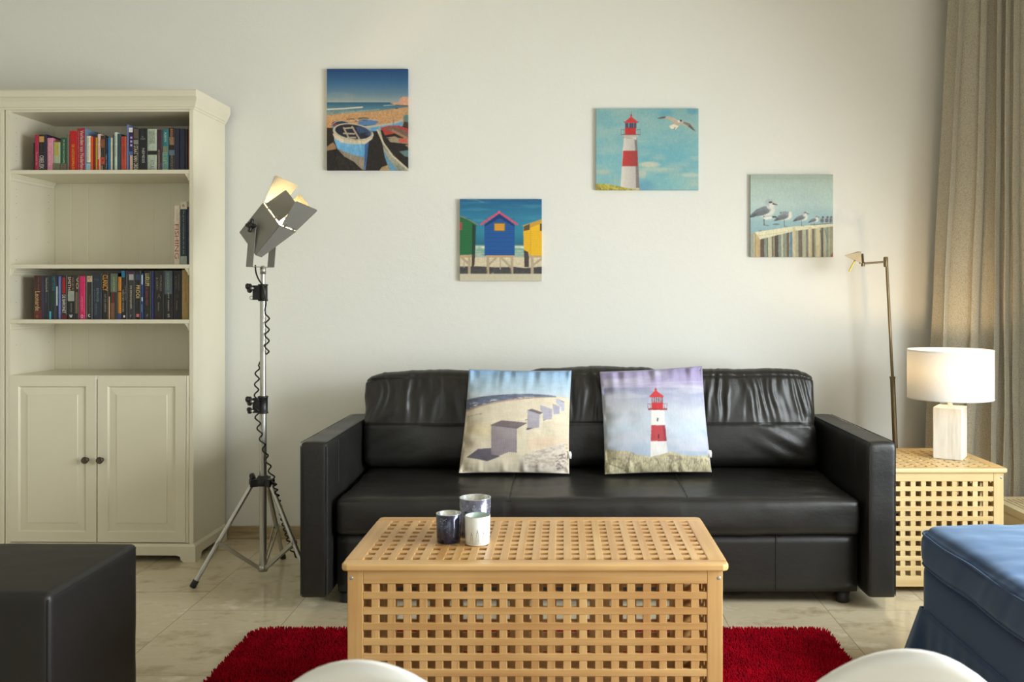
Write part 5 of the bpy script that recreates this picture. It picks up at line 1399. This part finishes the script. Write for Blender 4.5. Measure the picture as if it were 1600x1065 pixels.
# skirt, flared at the corner pleats
sk=MB(); per=[]
for (xa,ya),(xb_,yb_) in (((bx0,by0),(bx0,by1)),((bx0,by1),(bx1,by1)),((bx1,by1),(bx1,by0)),((bx1,by0),(bx0,by0))):
    for i in range(50): t_=i/50; per.append((xa+(xb_-xa)*t_,ya+(yb_-ya)*t_,min(t_,1-t_)))
per.append(per[0]); V=[]; cxm,cym=(bx0+bx1)/2,(by0+by1)/2
for j,zz_ in enumerate(np.linspace(.175,.012,12)):
    fl=(j/11)
    for x_,y_,e_ in per:
        o_=.004+fl*(.010+.030*math.exp(-(e_/.05)**2))+fl*.003*math.sin(e_*60)
        dx_=(1 if x_>cxm else -1) if abs(abs(x_-cxm)-(bx1-bx0)/2)<1e-6 else 0; dy_=(1 if y_>cym else -1) if abs(abs(y_-cym)-(by1-by0)/2)<1e-6 else 0
        V.append((x_+dx_*o_,y_+dy_*o_,zz_))
sk.grid(V,len(per),12); fs.part('skirt',sk,m_blu,solid=.003)

# ------------------------------------------------------------------ white shell chairs in the foreground
m_shell=M('white_shell',(241,239,233),.38,var=.01); m_oak=M('beech_leg',(196,160,112),.5,var=.1,vscale=12)
def chair(cx,yb,top,k,label,a=.2,b=.4,skew=0.0):
    t=Thing('shell_chair',label,'chair',(cx,yb+.26,0),'white shell chairs in the foreground')
    nu,nv=41,56; V=[]
    zb_=top-b
    for j in range(nv):
        s=j/(nv-1)
        if s<.45:
            f=s/.45; y=yb+.46-f*.36; z=.455-.02*math.sin(f*PI)+ (.0 if f>.1 else -.01*(1-f/.1)); hw=.215*(1-.25*max(0,1-f/.25)**2); cup=.035; wrap=0; 
        elif s<.60:
            f=(s-.45)/.15; an=f*PI/2; y=yb+.10-.075*math.sin(an); z=.455+(zb_+.03-.455)*(1-math.cos(an))*.999; hw=.215-.015*f; cup=.035*(1-f); wrap=.07*f
        else:
            f=(s-.60)/.40; hw=a; cup=0; wrap=.07
        for i in range(nu):
            u=math.sin((-1+2*i/(nu-1))*PI/2)
            if s>=.60:
                zz_=f*math.sqrt(max(0,1-u*u)); z=zb_+.03+(b-.03)*zz_; y=yb+.025-.045*math.sin(zz_*1.3)
            V.append((cx+hw*u, y+wrap*(hw/.2)*u*u, z+cup*u*u))
    mb=MB(); mb.grid(V,nu,nv)
    t.part('shell',mb,m_shell,solid=.010)
    for sx_ in (-1,1):
        for sy_ in (-1,1):
            p0=(cx+sx_*.12,yb+.27+sy_*.10,.43); p1=(cx+sx_*.21,yb+.27+sy_*.20,.004)
            t.part('leg',MB().tube([p0,p1],[.016,.011],14),m_oak)
    t.part('seat_bracket',MB().box(cx-.14,yb+.15,.405,cx+.14,yb+.39,.430),m_plas)
chair(PX(563,1.03),1.03,PZ(1022.5,1.03),0,'white chair back at the bottom edge, left of the two before the lattice chest',.197,.41)
chair(PX(1409,1.03),1.03,PZ(1006,1.03),1,'white chair back at the bottom edge, right of the two beside the blue footstool',.205,.41)
